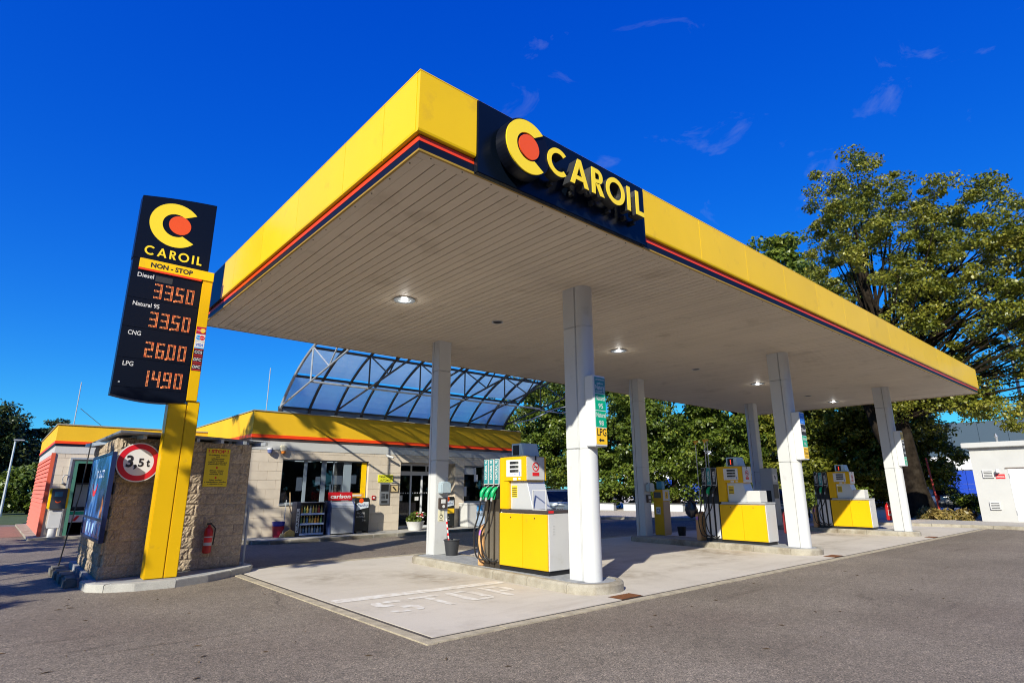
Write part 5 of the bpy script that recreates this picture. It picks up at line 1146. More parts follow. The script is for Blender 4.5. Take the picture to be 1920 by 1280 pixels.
ORD = ['first', 'second', 'third', 'fourth', 'fifth', 'sixth', 'seventh', 'eighth']; lookn = ['ochre', 'olive', 'red', 'blue', 'yellow', 'green', 'clear']; rown = {.18: 'bottom', .50: 'middle', .82: 'top'}
for z in (.18, .50, .82):
    for i in range(8):
        k = random.randrange(7) if z != .18 else (3 if i % 2 else 6)
        o = bpy.data.objects.new('bottle', bms[k]); C.objects.link(o); o.location = (7.82 + i * .098, SHY + .09 + random.uniform(-.01, .01), z + .001); o.scale = (1, 1, random.uniform(.85, 1.0))
        tag(o, '%s bottle, %s from the left on the %s board of the dark shelf' % (lookn[k], ORD[i], rown[z]), 'bottle', 'bottles on the dark shelf')
        inst('cap', capm, o, (0, 0, 0))
# roll-front freezer cabinet "carlson"
cb = thing('shutter_cabinet', 'silver roller shutter cabinet topped by a red carlson sign', 'cabinet', (8.72, 19.5, FZ))
b = MB(); pf = [(0, 0), (.55, 0), (.55, 1.12), (.30, 1.12)] + [(.30 - .30 * math.sin(a), .82 + .30 * math.cos(a)) for a in np.linspace(.1, math.pi / 2, 8)]
[part('side_panel', MB().prism(pf, (xx_, 19.42, FZ), Y, Z, (.04, 0, 0)), mat('cab_navy', (.03, .05, .14), .35), cb) for xx_ in (8.70, 9.57)]
for k in range(30):
    if k < 22: ya, za, nx_ = 19.44, FZ + .04 + k * .036, 0
    else:
        a = (k - 22 + .5) / 8 * math.pi / 2; ya, za = 19.72 - .28 * math.cos(a), FZ + .82 + .28 * math.sin(a)
    b = MB()
    if k < 22: b.box(8.742, 9.568, ya, ya + .02, za, za + .031)
    else: b.obox((8.742, ya, za), X, (0, math.sin(a), math.cos(a)), (0, math.cos(a), -math.sin(a)), (0, .826), (-.02, .024), (0, .02))
    part('shutter_slat', b, mat('shutter_silver', (.50, .52, .56), .45, metal=.3), cb)
b = MB(); b.box(8.742, 9.568, 19.75, 19.95, FZ, 1.12); part('body', b, DGR, cb)
b = MB(); b.box(8.68, 9.55, 19.60, 19.66, 1.225, 1.50); sg = part('sign_box', b, mat('carlson_red', (.48, .008, .015), .35), cb, bev=.006)
b = MB(); txt(b, 'carlson', (9.115, 19.5965, 1.30), X, Z, .125, 'C', .03, width=.74, shear=.12); part('sign_lettering', b, PRINTW, sg)
b = MB(); b.box(9.56, 10.10, 19.80, 19.86, 1.18, 1.46); part('orange_sign', b, mat('sign_orange', (.75, .36, .03), .4), cb)
b = MB(); b.box(9.60, 10.0, 19.795, 19.7995, 1.36, 1.42); b.box(9.6, 9.8, 19.795, 19.7995, 1.2, 1.28); part('orange_sign_print', b, PRINTW, cb)
# chalkboards
def chalkboard(x, y_, lab, lines, yel=False):
    t_ = thing('chalkboard', lab, 'chalkboard', (x, y_, FZ), 0, 'black chalkboards in front of the shop')
    w, h = .56, 1.20; pts = [(0, .06), (w, .06), (w, h - .06), (w - .05, h), (.05, h), (0, h - .06)]
    b_ = MB(); b_.prism(pts, (x, y_, FZ), X, Z, (0, .05, 0)); part('board', b_, mat('chalk_black', (.012, .014, .014), .5), t_, bev=.006)
    b_ = MB(); b_.box(x + .04, x + .08, y_ - .05, y_ + .35, FZ, FZ + .055); b_.box(x + w - .08, x + w - .04, y_ - .05, y_ + .35, FZ, FZ + .055); part('foot', b_, BLKP, t_)
    b_ = MB(); b_.prism([(.05, .76), (.3, .83), (w - .05, .86), (w - .05, 1.06), (.22, 1.06), (.05, 1.0)], (x, y_ - .004, FZ), X, Z, (0, .0035, 0)); hp = part('header', b_, mat('header_pale', (.60, .66, .72), .5), t_)
    b_ = MB(); txt(b_, 'Prazdroj', (x + w / 2, y_ - .0055, FZ + .90), X, Z, .10, 'C', .01, width=.42, shear=.35); part('header_script', b_, mat('script_navy', (.02, .05, .18), .5), hp)
    b_ = MB(); b_.prism(circ(.22, 1.10, .085, 20), (x, y_ - .008, FZ), X, Z, (0, .0035, 0)); part('seal', b_, ORANGE, hp)
    b_ = MB()
    for k, (s_, dx, hh) in enumerate(lines): txt(b_, s_, (x + dx, y_ - .003, FZ + .64 - k * .12), X, Z, hh, 'L', 0, shear=.1)
    part('chalk_writing', b_, mat('chalk', (.5, .5, .5), .9), t_)
    if yel: b_ = MB(); b_.box(x + .02, x + w - .02, y_ - .004, y_ - .0005, FZ + .56, FZ + .74); part('yellow_strip', b_, YPR, t_)
chalkboard(9.74, 19.70, 'black chalkboard with chalk writing beside the red carlson cabinet', [('PRODEJ', .08, .06), ('& ŽEMLÍ', .06, .06), ('2 ks', .28, .06)])
chalkboard(13.55, 19.75, 'black chalkboard with a yellow strip right of the entrance', [('', 0, .05), ('', 0, .05), ('káva', .15, .05), ('2 ks', .2, .05)], True)
# ice chest
t = thing('ice_chest', 'white ice chest with blue print reading BALENÝ LED right of the entrance', 'ice chest', (14.6, 19.6, FZ))
b = MB(); b.box(14.62, 16.1, 19.55, 20.17, FZ, .98); part('chest', b, WHT, t, bev=.02); b = MB(); b.box(14.60, 16.12, 19.53, 20.17, .981, 1.03); part('lid', b, PRINTW, t, bev=.008)
b = MB(); b.box(15.06, 16.08, 19.544, 19.5495, .12, .96); pn = part('print_panel', b, mat('ice_blue', (.50, .62, .80), .4, var=.5, vs=6), t)
b = MB(); txt(b, 'BALENÝ LED', (15.09, 19.542, .52), X, Z, .13, 'L', .015, width=.95); part('print_lettering', b, PRINTK, pn); b = MB(); b.box(15.10, 15.38, 19.541, 19.5435, .72, .94); part('print_logo', b, LBLUE, pn)
# flower tub
t = thing('flower_tub', 'white tub of red and white flowers beside the entrance', 'planter', (12.15, 19.55, FZ))
b = MB(); b.lathe([(.24, 0), (.34, .30), (.36, .32), (.33, .32), (.30, .27)], (12.15, 19.55, FZ), 20); part('tub', b, PRINTW, t, smooth=True)
# broom, mop, bucket
t = thing('mop_bucket', 'blue bucket stacked in a red bucket at the shop wall', 'bucket', (7.14, 19.85, FZ)); b = MB(); b.lathe([(.15, 0), (.19, .33), (.20, .34), (.18, .34)], (7.14, 19.85, FZ), 16); part('red_pail', b, mat('pail_red', (.35, .01, .04), .4), t, smooth=True); b = MB(); b.lathe([(.18, .345), (.20, .47), (.21, .48), (.18, .48), (.16, .36)], (7.14, 19.85, FZ), 16); part('blue_pail', b, BLUEP, t, smooth=True)
t = thing('broom', 'straw broom leaning on the shop wall beside the bottle shelf', 'broom', (7.5, 19.7, FZ)); b = MB(); b.tube([(7.46, 19.65, FZ + .2), (7.54, 20.16, 1.5)], .014, 8); part('handle', b, WOODM, t); b = MB(); b.prism([(-.2, 0), (.2, 0), (.14, .16), (.03, .22), (-.03, .22), (-.14, .16)], (7.45, 19.60, FZ), X, Z, (0, .07, 0)); part('bristles', b, STRAW, t)
t = thing('mop', 'thin mop leaning between the red bucket and the broom', 'mop', (7.3, 19.7, FZ)); b = MB(); b.tube([(7.24, 19.68, FZ + .1), (7.44, 20.16, 1.25)], .012, 8); part('handle', b, GREY, t); b = MB(); b.prism([(-.1, 0), (.1, 0), (.05, .12), (-.05, .12)], (7.23, 19.64, FZ), X, Z, (0, .06, 0)); part('mop_head', b, mat('mop_grey', (.25, .22, .16), .9), t)
# ------------------------------------------------------------------ glazed barrel vault over the entrance side
def circle3(p, q, r):
    ax, ay = p; bx, by = q; cx, cy = r; d_ = 2 * (ax * (by - cy) + bx * (cy - ay) + cx * (ay - by))
    ux = ((ax * ax + ay * ay) * (by - cy) + (bx * bx + by * by) * (cy - ay) + (cx * cx + cy * cy) * (ay - by)) / d_
    uy = ((ax * ax + ay * ay) * (cx - bx) + (bx * bx + by * by) * (ax - cx) + (cx * cx + cy * cy) * (bx - ax)) / d_
    return ux, uy, math.hypot(ax - ux, ay - uy)
vy, vz, vr = circle3((20.25, 4.30), (19.12, 5.33), (17.75, 6.05))
a_s = math.atan2(4.30 - vz, 20.25 - vy); a_e = math.pi - a_s if math.pi - a_s < 2.1 else 2.05
def vp(a, dr=0.0): return (vy + (vr + dr) * math.cos(a), vz + (vr + dr) * math.sin(a))
vt = thing('glass_vault', 'arched blue polycarbonate vault on steel trusses above the shop front', 'glass roof', (6.97, 20.25, 4.25))
RX = [6.97 + 1.012 * i for i in range(11)]
angs = [a_s, math.atan2(5.33 - vz, 19.12 - vy), math.atan2(6.05 - vz, 17.75 - vy)]
step = angs[2] - angs[1]
while angs[-1] + step < a_e: angs.append(angs[-1] + step)
for i, x in enumerate(RX):
    b = MB(); b.tube([(x, *vp(a)) for a in np.linspace(a_s, angs[-1], 26)], .052, 6); part('rib', b, DSTEEL if i else GALV, vt, smooth=True)
    b = MB(); b.box(x - .05, x + .05, 20.19, 20.33, 4.206, 4.40); part('rib_shoe', b, DSTEEL, vt)
for k, a in enumerate(angs[1:]):
    y_, z_ = vp(a); b = MB(); b.tube([(RX[0], y_, z_ - .02), (RX[-1], y_, z_ - .02)], .045, 6); part('purlin', b, DSTEEL, vt)
b = MB(); b.box(RX[0] - .03, RX[-1] + .03, 20.20, 20.30, 4.34, 4.41); part('eaves_rail', b, DSTEEL, vt)
b = MB(); b.box(RX[0] - .02, RX[-1] + .02, 20.215, 20.285, 4.2055, 4.345); part('eaves_flashing', b, mat('flashing_blue', (.12, .17, .24), .5), vt)
for i in range(10):
    for k in range(len(angs) - 1):
        a0, a1 = angs[k] + .012, angs[k + 1] - .012; sg_ = np.linspace(a0, a1, 6); V = []; F = []
        for a in sg_: V += [(RX[i] + .03, *vp(a, .045)), (RX[i + 1] - .03, *vp(a, .045)), (RX[i] + .03, *vp(a, .055)), (RX[i + 1] - .03, *vp(a, .055))]
        for s_ in range(5):
            q = s_ * 4; F += [(q, q + 1, q + 5, q + 4), (q + 2, q + 6, q + 7, q + 3)]
        m_ = MB().add(V, F); part('pane', m_, POLY, vt)
for i in range(0, 11, 2):
    x = RX[i]; mt = GALV if i == 0 else DSTEEL
    chord = lambda y_: 4.40 + (20.2 - y_) * .212
    b = MB(); b.tube([(x, 20.2, chord(20.2)), (x, 14.9, chord(14.9))], .035, 6)
    for yv in (17.75, 15.2):
        a = math.acos(max(-1, min(1, (yv - vy) / vr))); b.tube([(x, *vp(a)), (x, yv, chord(yv))], .028, 6)
    a = math.acos((17.75 - vy) / vr); b.tube([(x, *vp(a)), (x, 16.4, chord(16.4))], .026, 6)
    a = math.acos(max(-1, min(1, (15.2 - vy) / vr))); b.tube([(x, *vp(a)), (x, 16.4, chord(16.4))], .026, 6)
    part('truss', b, mt, vt)
b = MB(); b.tube([(RX[0], 17.75, chord(17.75)), (RX[-1], 17.75, chord(17.75))], .035, 6); part('truss_tie', b, GALV, vt)
# curved brace and pipe to the right of the vault
b = MB(); b.tube([(17.5, 20.0, 4.5), (17.9, 19.2, 4.66), (18.6, 18.4, 5.1), (19.3, 17.2, 5.35)], .025, 6); b.tube([(17.3, 18.2, 4.95), (18.4, 17.8, 4.85), (19.4, 17.2, 5.1)], .022, 6); part('end_brace', b, GALV, vt)
# aerials
def aerial(x, y_, z0, z1, lab, stays=True):
    t_ = thing('aerial', lab, 'aerial', (x, y_, z0), 0, 'thin rods on the flat roofs'); b_ = MB(); b_.tube([(x, y_, z0), (x, y_, z1)], .018, 6); part('mast', b_, GREY, t_)
    if stays: b_ = MB(); [b_.tube([(x, y_, z0 + .8), (x + .5 * c_, y_ + .3 * d_, z0)], .010, 5) for c_, d_ in ((1, 0), (-.6, .8), (-.6, -.8))]; part('stays', b_, GREY, t_)
aerial(7.95, 24.75, 3.95, 6.6, 'thin stayed aerial on the shop roof left of the glass vault')
aerial(1.97, 29.9, 3.70, 6.0, 'thin aerial on the roof of the car wash', False)
b = MB(); b.tube([(2.1, 29.9, 4.9), (3.0, 29.0, 4.02), (5.9, 28.5, 4.05)], .012, 5); solo('roof_wire', b, DGR, 'thin dark wire running from the car wash aerial along its roof', 'wire')

# ------------------------------------------------------------------ car wash
cw = thing('car_wash', 'car wash hall with coral side cladding and yellow roof band', 'car wash', (1.32, 25.9, 0))
b = MB()
for a, b_, c_, d_ in wall_cells(1.34, 6.12, 0, 3.11, [(1.95, 4.7, -1, 2.60)]): b.box(a, b_, 25.93, 26.15, c_, d_)
b.box(1.34, 1.56, 26.1505, 36, 0, 3.11); b.box(5.9, 6.12, 26.1505, 36, 0, 3.11); b.box(1.56, 5.9, 35.8, 36, 0, 3.11); part('wall', b, WHW, cw)
n = 0
for r_ in range(10):
    for k in range(8):
        a = 1.34 + k * .6 - (.3 if r_ % 2 else 0); e_ = a + .594; a = max(a, 1.34); e_ = min(e_, 6.12); z0 = .3 * r_; z1 = min(z0 + .294, 2.85)
        if z0 >= 2.85: continue
        if z1 <= 2.60 or True:
            for s0_, s1_ in ([(a, e_)] if z0 > 2.59 else [(a, min(e_, 1.95)), (max(a, 4.7), e_)]):
                if s1_ - s0_ > .04:
                    q = MB().box(s0_, s1_, 25.90, 25.929, z0, z1); part('facade_block', q, TILE, cw)
b = MB(); b.box(1.32, 6.12, 25.885, 25.9295, 2.852, 3.11); b.box(1.31, 1.339, 25.9, 36, 2.86, 3.11); part('white_band', b, WHW, cw)
b = MB(); b.box(1.29, 6.12, 25.87, 26.1, 3.1105, 3.19); b.box(1.29, 1.5, 26.1, 36, 3.1105, 3.19); part('dark_band', b, NAVY, cw)
b = MB(); b.box(1.27, 6.12, 25.85, 26.1, 3.1905, 3.28); b.box(1.27, 1.5, 26.1, 36, 3.1905, 3.28); part('red_band', b, RED, cw)
b = MB(); b.box(1.285, 6.12, 25.865, 26.1, 3.2805, 3.84); b.box(1.285, 1.5, 26.1, 36, 3.2805, 3.84); part('roof_band', b, YELW, cw)
b = MB(); b.box(1.25, 6.12, 25.83, 26.15, 3.8405, 3.88); b.box(1.25, 1.55, 26.15, 36.03, 3.8405, 3.88); part('coping', b, mat('coping_steel', (.30, .28, .22), .5), cw)
b = MB(); b.box(1.5, 6.12, 26.1, 36, 3.6, 3.7); part('roof', b, ROOFD, cw)
for k in range(18):
    z0 = .02 + k * .158; b = MB(); b.prism([(0, 0), (-.055, .01), (-.02, .150), (0, .153)], (1.335, 26.05, z0), X, Z, (0, 9.9, 0)); part('cladding_board', b, CORAL, cw)
b = MB(); b.box(1.25, 1.36, 25.86, 26.04, .02, 2.86); part('corner_trim', b, mat('coral_trim', (.55, .09, .04), .5), cw)
b = MB(); b.box(1.95, 2.05, 25.88, 25.98, 0, 2.60); b.box(2.05, 4.7, 25.88, 25.98, 2.52, 2.60); part('door_frame', b, GRND, cw)
b = MB(); b.box(1.80, 1.8595, 25.84, 25.899, 0, 2.66); b.box(1.8, 4.8, 25.84, 25.899, 2.6605, 2.72); part('roller_guide', b, GALV, cw)
b = MB(); b.box(1.56, 5.9, 26.2, 35.7, .0, .03); part('wash_floor', b, DARKIN, cw)
b = MB(); b.box(1.57, 1.60, 26.16, 35.7, .03, 3.1); b.box(1.6, 5.9, 35.6, 35.79, .03, 3.1); b.box(1.6, 5.9, 26.16, 35.6, 3.05, 3.11); part('inner_lining', b, DARKIN, cw)
b = MB(); b.box(2.2, 4.6, 27.2, 27.25, 1.0, 1.8); part('splash_panel', b, mat('frosted', (.35, .42, .45), .3), cw); b = MB(); b.box(2.06, 4.7, 27.0, 27.1, .92, 1.0); b.box(2.06, 4.7, 27.0, 27.1, 1.8, 1.86); part('panel_rail', b, DGR, cw)
b = MB(); b.box(2.1, 4.6, 26.6, 26.63, .48, .88); wp = part('wash_banner', b, PRINTW, cw); b = MB(); b.box(2.1, 4.6, 26.595, 26.5995, .74, .86); part('banner_green', b, TEAL, wp); b = MB()
for k in range(6): b.prism([(2.2 + k * .3, .52), (2.3 + k * .3, .52), (2.42 + k * .3, .70), (2.32 + k * .3, .70)], (0, 26.594, 0), X, Z, (0, .004, 0))
part('banner_red', b, PRINTR, wp)
b = MB(); b.tube([(1.70 + .0, 25.80, 1.85), (1.66, 25.78, 1.98), (1.70, 25.78, 2.10), (1.80, 25.80, 2.12)], .018, 7); b.box(1.66, 1.74, 25.80, 25.898, 1.82, 1.86); part('hose_hook', b, GREY, cw, smooth=True)
g = MB(); g.prism([(1.0, 25.2), (2.9, 25.2), (2.9, 25.9), (1.34, 25.9), (1.34, 36), (.9, 36)], (0, 0, -.02), X, Y, (0, 0, .10)); struct('wash_kerb', g, KERB)
t = thing('wash_terminal', 'yellow and dark pay terminal on a white post at the car wash corner', 'terminal', (1.6, 24.9, 0))
b = MB(); b.lathe([(.12, .0), (.12, .28)], (1.62, 25.35, .08), 14); part('foot', b, WHT, t, smooth=True); b = MB(); b.box(1.45, 1.80, 25.28, 25.5, .361, .98); part('post', b, WHT, t, bev=.015)
b = MB(); b.box(1.36, 1.90, 25.22, 25.5, .981, 1.66); part('housing', b, YEL, t, bev=.03); b = MB(); b.box(1.42, 1.84, 25.2, 25.2195, .985, 1.64); pn = part('front_panel', b, mat('term_dark', (.04, .045, .055), .35), t)
b = MB(); b.box(1.50, 1.72, 25.193, 25.1995, 1.38, 1.55); part('screen', b, mat('term_screen', (.05, .15, .2), .2), pn); b = MB(); b.ring(arc(1.62, 1.27, .09, 200, 340, 12), arc(1.62, 1.27, .06, 200, 340, 12), (0, 25.194, 0), X, Z, (0, .005, 0), False); part('logo_arc', b, ORANGE, pn)
# old chain / cable hanging by the shed roof corner
b = MB(); b.tube([(1.33, 14.9, 2.55), (1.30, 14.9, 1.6), (1.20, 14.95, .6), (1.15, 15.0, .02)], .012, 6); solo('hanging_chain', b, BLKP, 'thin dark chain hanging from the rear corner of the shed roof', 'chain')

# ------------------------------------------------------------------ white building on the right
wb = thing('transformer_building', 'plain white transformer hut with vents and a flush door', 'hut', (34.2, 6.55, .1))
b = MB(); b.box(34.2, 38, -2, 6.55, .05, 3.38); part('wall', b, WHW, wb)
b = MB(); b.box(33.98, 38.2, -2.2, 6.78, 3.3805, 3.62); part('roof', b, WHW, wb, bev=.02)
b = MB(); b.box(34.185, 34.1995, 3.0, 5.28, .15, 2.42); dr = part('door', b, mat('door_offwhite', (.74, .74, .73), .5), wb, bev=.004)
b = MB(); b.box(34.15, 34.1995, 2.95, 5.36, 2.43, 2.47); part('drip_rail', b, mat('rail_brown', (.18, .14, .12), .6), wb)
b = MB(); b.box(34.172, 34.1845, 5.24, 5.27, .4, .6); b.box(34.172, 34.1845, 5.24, 5.27, 2.0, 2.2); part('hinge', b, GREY, dr)
for y_, z_ in ((6.0, 2.02), (5.96, .62)):
    b = MB(); b.box(34.13, 34.1995, y_ - .20, y_ + .20, z_, z_ + .36); v_ = part('vent', b, WHT, wb, bev=.01); b = MB()
    for k in range(4): b.box(34.122, 34.1295, y_ - .15, y_ + .15, z_ + .06 + k * .07, z_ + .085 + k * .07)
    part('louvre', b, DGR, v_)
b = MB(); b.box(34.185, 34.1995, 5.42, 5.75, 1.98, 2.18); part('warning_sign', b, PRINTR, wb); b = MB()
for k in range(2): b.box(34.180, 34.1845, 5.44, 5.73, 2.035 + k * .06, 2.05 + k * .06)
part('warning_text', b, PRINTW, wb)
b = MB(); b.box(34.02, 34.1995, 5.58, 5.66, 2.24, 2.32); part('lamp_bracket', b, GREY, wb); b = MB(); b.lathe([(.02, 0), (.07, .03), (.08, .12), (.05, .18)], (34.0, 5.62, 2.22), 12); part('lamp', b, PRINTW, wb, smooth=True)
b = MB(); b.lathe([(.05, 0), (.05, .25), (.09, .3), (.02, .45)], (35.2, 5.6, 3.621), 10); part('roof_vent', b, STEEL, wb, smooth=True)

# ------------------------------------------------------------------ background buildings and street furniture
wh = thing('warehouse', 'long slate blue flat roofed warehouse beyond the big tree', 'warehouse', (96, 0, 0))
b = MB(); b.box(96, 130, -40, 26, 0, 10.0); part('wall', b, mat('warehouse_blue', (.045, .075, .105), .6), wh)
for k in range(22): b = MB(); b.box(95.93, 95.9995, -40 + k * 3 + .02, -40 + (k + 1) * 3 - .02, .2, 9.9); part('cladding_panel', b, mat('warehouse_blue', (.045, .075, .105), .6), wh)
bl = thing('blue_depot', 'bright blue depot with a white band below its roof behind the tree trunk', 'depot', (60, 10, 0))
b = MB(); b.box(60, 75, 4, 26, 0, 3.0); part('wall', b, mat('depot_blue', (.006, .05, .42), .5), bl)
for k in range(22): b = MB(); b.box(59.94, 59.9995, 4 + k, 4.97 + k, .1, 2.95); part('wall_panel', b, mat('depot_blue', (.006, .05, .42), .5), bl)
b = MB(); b.box(59.85, 75, 3.9, 26.1, 3.0005, 4.1); part('white_band', b, mat('depot_white', (.78, .78, .8), .6), bl)
ht = thing('white_hall', 'white hall with a low curved roof seen through the trees', 'hall', (66, 30, 0))
b = MB(); b.box(66, 80, 22, 52, 0, 4.2); part('wall', b, mat('hall_white', (.75, .75, .78), .6), ht)
b = MB(); b.prism([(22, 4.2)] + [(37 - 15 * math.cos(a), 4.2 + 2.0 * math.sin(a)) for a in np.linspace(.05, math.pi - .05, 14)] + [(52, 4.2)], (66, 0, 0), Y, Z, (14, 0, 0)); part('roof', b, mat('hall_roof', (.55, .58, .65), .5), ht)
b = MB()
for k in range(7): part('blue_door', MB().box(65.94, 65.9995, 24 + k * 4, 26.5 + k * 4, 0.3, 2.8), mat('depot_blue', (.006, .05, .42), .5), ht)
# mesh fence in front of the depot
fn = thing('mesh_fence', 'thin grey wire fence in front of the blue depot', 'fence', (52, 6, 0))
for k in range(9): b = MB(); b.tube([(52, 2 + k * 2.5, 0), (52, 2 + k * 2.5, 1.9)], .04, 6); part('post', b, GREY, fn)
b = MB()
for z_ in (.3, .9, 1.5, 1.85): b.tube([(52, 2, z_), (52, 22, z_)], .012, 4)
part('wires', b, GREY, fn)
t = thing('red_pole', 'thin red and white marker pole beside the big tree trunk', 'pole', (41.2, 9.75, 0)); b = MB(); b.tube([(41.2, 9.75, 0), (41.2, 10.0, 3.3)], .05, 8); part('pole', b, mat('pole_red', (.55, .05, .03), .5), t); b = MB(); b.tube([(41.2, 9.99, 2.2), (41.2, 10.0, 2.3)], .052, 8); part('band', b, PRINTW, t)
def lamp_post(x, y_, h, lab, arm=(1, 0), r=.06, m=None):
    t_ = thing('street_lamp', lab, 'street lamp', (x, y_, 0), 0, 'street lamps'); m = m or GALV
    b_ = MB(); b_.tube([(x, y_, 0), (x, y_, h)], [r * 1.3, r * .8], 8); part('pole', b_, m, t_, smooth=True)
    b_ = MB(); b_.tube([(x, y_, h - .02), (x + arm[0] * .18, y_ + arm[1] * .18, h + .03)], r * .6, 6); part('arm', b_, m, t_)
    b_ = MB(); b_.obox((x - arm[0] * .1, y_ - arm[1] * .1, h + .03), (arm[0], arm[1], 0), (-arm[1], arm[0], 0), Z, (0, .55), (-.12, .12), (0, .09)); part('lamp_head', b_, GREY, t_, bev=.02)
lamp_post(.40, 48.3, 4.6, 'slim grey lamp post in front of the dark trees on the left', (1, 0), .06)
lamp_post(44.65, 5.6, 10.6, 'tall grey lamp post behind the white hut', (0, 1), .09)
# planters on the verge
def planter(x, y_, L, lab, ang=0.0):
    t_ = thing('verge_planter', lab, 'planter', (x, y_, .1), ang, 'low concrete planters on the verge')
    b_ = MB(); b_.box(0, .5, 0, L, 0, .46); part('trough', b_, mat('planter_grey', (.50, .52, .53), .8, var=.15, vs=2), t_, local=True, bev=.02)
    b_ = MB(); b_.box(-.04, .54, -.04, L + .04, .4605, .52); part('rim', b_, mat('planter_rim', (.10, .10, .10), .7), t_, local=True)
planter(33.0, 27.0, 3.2, 'low grey planter left of the shaded rear column', .3); planter(34.2, 22.2, 4.2, 'long low grey planter behind the slim service post', .25); planter(35.2, 18.0, 3.5, 'low grey planter behind the middle pump', .2); planter(33.6, 9.6, 2.2, 'dark low planter at the foot of the big tree', .1); planter(32.6, 31.6, 3.2, 'low grey planter right of the parked pale car', .35)

# ------------------------------------------------------------------ cars
def car(loc, rz, paint, label, plate_text, L=4.3, W=1.76, H=1.58, suv=True):
    t_ = thing('parked_car', label, 'car', loc, rz, 'parked cars'); k = dict(local=True)
    # local: rear at y=0, nose towards +y; sections (y, zbot, zbelt, halfwidth)
    secs = [(0.0, .42, .95, .74), (.05, .34, 1.0, .82), (.25, .28, 1.02, .87), (1.2, .26, 1.0, .88), (2.6, .26, .98, .88), (3.2, .27, .92, .87), (3.9, .30, .82, .82), (4.2, .36, .70, .72), (4.3, .42, .62, .62)]
    V = []; F = []; N = 10
    for (y_, zb, zt, hw) in secs:
        hw *= W / 1.76
        V += [(-hw * .86, y_, zb), (-hw * .98, y_, zb + .10), (-hw, y_, (zb + zt) * .5), (-hw * .97, y_, zt - .06), (-hw * .88, y_, zt), (hw * .88, y_, zt), (hw * .97, y_, zt - .06), (hw, y_, (zb + zt) * .5), (hw * .98, y_, zb + .10), (hw * .86, y_, zb)]
    for i in range(len(secs) - 1):
        for j in range(N): F.append((i * N + j, i * N + (j + 1) % N, (i + 1) * N + (j + 1) % N, (i + 1) * N + j))
    F += [tuple(range(N)), tuple(range((len(secs) - 1) * N, len(secs) * N))]
    b_ = MB().add(V, F); part('body', b_, paint, t_, smooth=True, **k)
    r0 = .10 if suv else .55; r1 = .55 if suv else 1.0; f0, f1 = 2.55, 3.25
    hw0, hw1 = .80 * W / 1.76, .64 * W / 1.76
    cab = [(-hw0, r0, .99), (hw0, r0, .99), (hw0, f1, .93), (-hw0, f1, .93), (-hw1, r1, H - .06), (hw1, r1, H - .06), (hw1, f0, H - .06), (-hw1, f0, H - .06)]
    b_ = MB().add(cab, [(0, 3, 2, 1), (4, 5, 6, 7), (0, 1, 5, 4), (1, 2, 6, 5), (2, 3, 7, 6), (3, 0, 4, 7)]); part('cabin', b_, paint, t_, bev=.05, smooth=True, **k)
    b_ = MB(); b_.box(-hw1 + .02, hw1 - .02, r1 + .03, f0 - .03, H - .065, H - .01); part('roof', b_, paint, t_, bev=.03, smooth=True, **k)
    def lerp(a, b2, s_): return tuple(a[i] + (b2[i] - a[i]) * s_ for i in range(3))
    def glasspane(a, b2, c_, d_, n_, nm):
        ctr = Vector(lerp(lerp(a, b2, .5), lerp(c_, d_, .5), .5)); q = [ctr + (Vector(p) - ctr) * .86 + Vector(n_) * .012 for p in (a, b2, c_, d_)]
        q2 = [p - Vector(n_) * .02 for p in q]; m_ = MB().add(q + q2, [(0, 1, 2, 3), (7, 6, 5, 4), (0, 4, 5, 1), (1, 5, 6, 2), (2, 6, 7, 3), (3, 7, 4, 0)]); part(nm, m_, CGLASSD, t_, **k)
    glasspane(cab[0], cab[1], cab[5], cab[4], (0, -1, .35), 'rear_window'); glasspane(cab[3], cab[2], cab[6], cab[7], (0, .6, .8), 'windscreen')
    for s_ in (-1, 1):
        A, B, Cc, D = (cab[0], cab[3], cab[7], cab[4]) if s_ < 0 else (cab[1], cab[2], cab[6], cab[5])
        m0, m1 = lerp(A, B, .5), lerp(D, Cc, .5)
        glasspane(A, m0, m1, D, (s_, 0, .25), 'side_window'); glasspane(m0, B, Cc, m1, (s_, 0, .25), 'side_window')
        b_ = MB(); b_.prism([(0, .72), (.17, .72), (.15, 1.0), (.02, 1.1), (0, 1.1)], (s_ * .80 * W / 1.76, -.012, 0), (-s_, 0, 0), Z, (0, .06, 0)); part('tail_light', b_, mat('tail_red', (.35, .01, .01), .2), t_, bev=.01, **k)
        b_ = MB(); b_.box(s_ * .62 - .16, s_ * .62 + .16, 4.16, 4.27, .60, .74); part('headlight', b_, mat('lamp_clear', (.7, .72, .75), .1), t_, bev=.02, **k)
        b_ = MB(); b_.box(s_ * .92 - .08, s_ * .92 + .08, 2.75, 2.87, .95, 1.08); part('mirror', b_, paint, t_, bev=.03, **k)
        for yw in (.82, 3.42):
            b_ = MB(); b_.tube([(s_ * .70, yw, .32), (s_ * .885, yw, .32)], .32, 20); wl = part('wheel', b_, BLKP, t_, smooth=True, **k)
            b_ = MB(); b_.tube([(s_ * .886, yw, .32), (s_ * .893, yw, .32)], .20, 14); part('rim', b_, STEEL, wl, **k)
    b_ = MB(); b_.box(-.78, .78, -.06, .10, .36, .58); part('bumper', b_, mat('bumper_dark', (.05, .055, .06), .5), t_, bev=.03, **k)
    b_ = MB(); b_.box(-.26, .26, -.075, -.0605, .66 - .04, .77 - .04); b_.box(-.26, .26, -.03, .02, .62, .74); pl = part('number_plate', b_, PRINTW, t_, **k)
    b_ = MB(); txt(b_, plate_text, (.0, -.0765, .645), X, Z, .075, 'C', .01, width=.44); part('plate_text', b_, PRINTK, pl, **k)
    b_ = MB(); b_.box(-.30, .30, -.015, .03, .80, .84); part('tailgate_trim', b_, STEEL, t_, **k)
    return t_
CGLASSD = mat('car_window', (.012, .016, .02), .06)
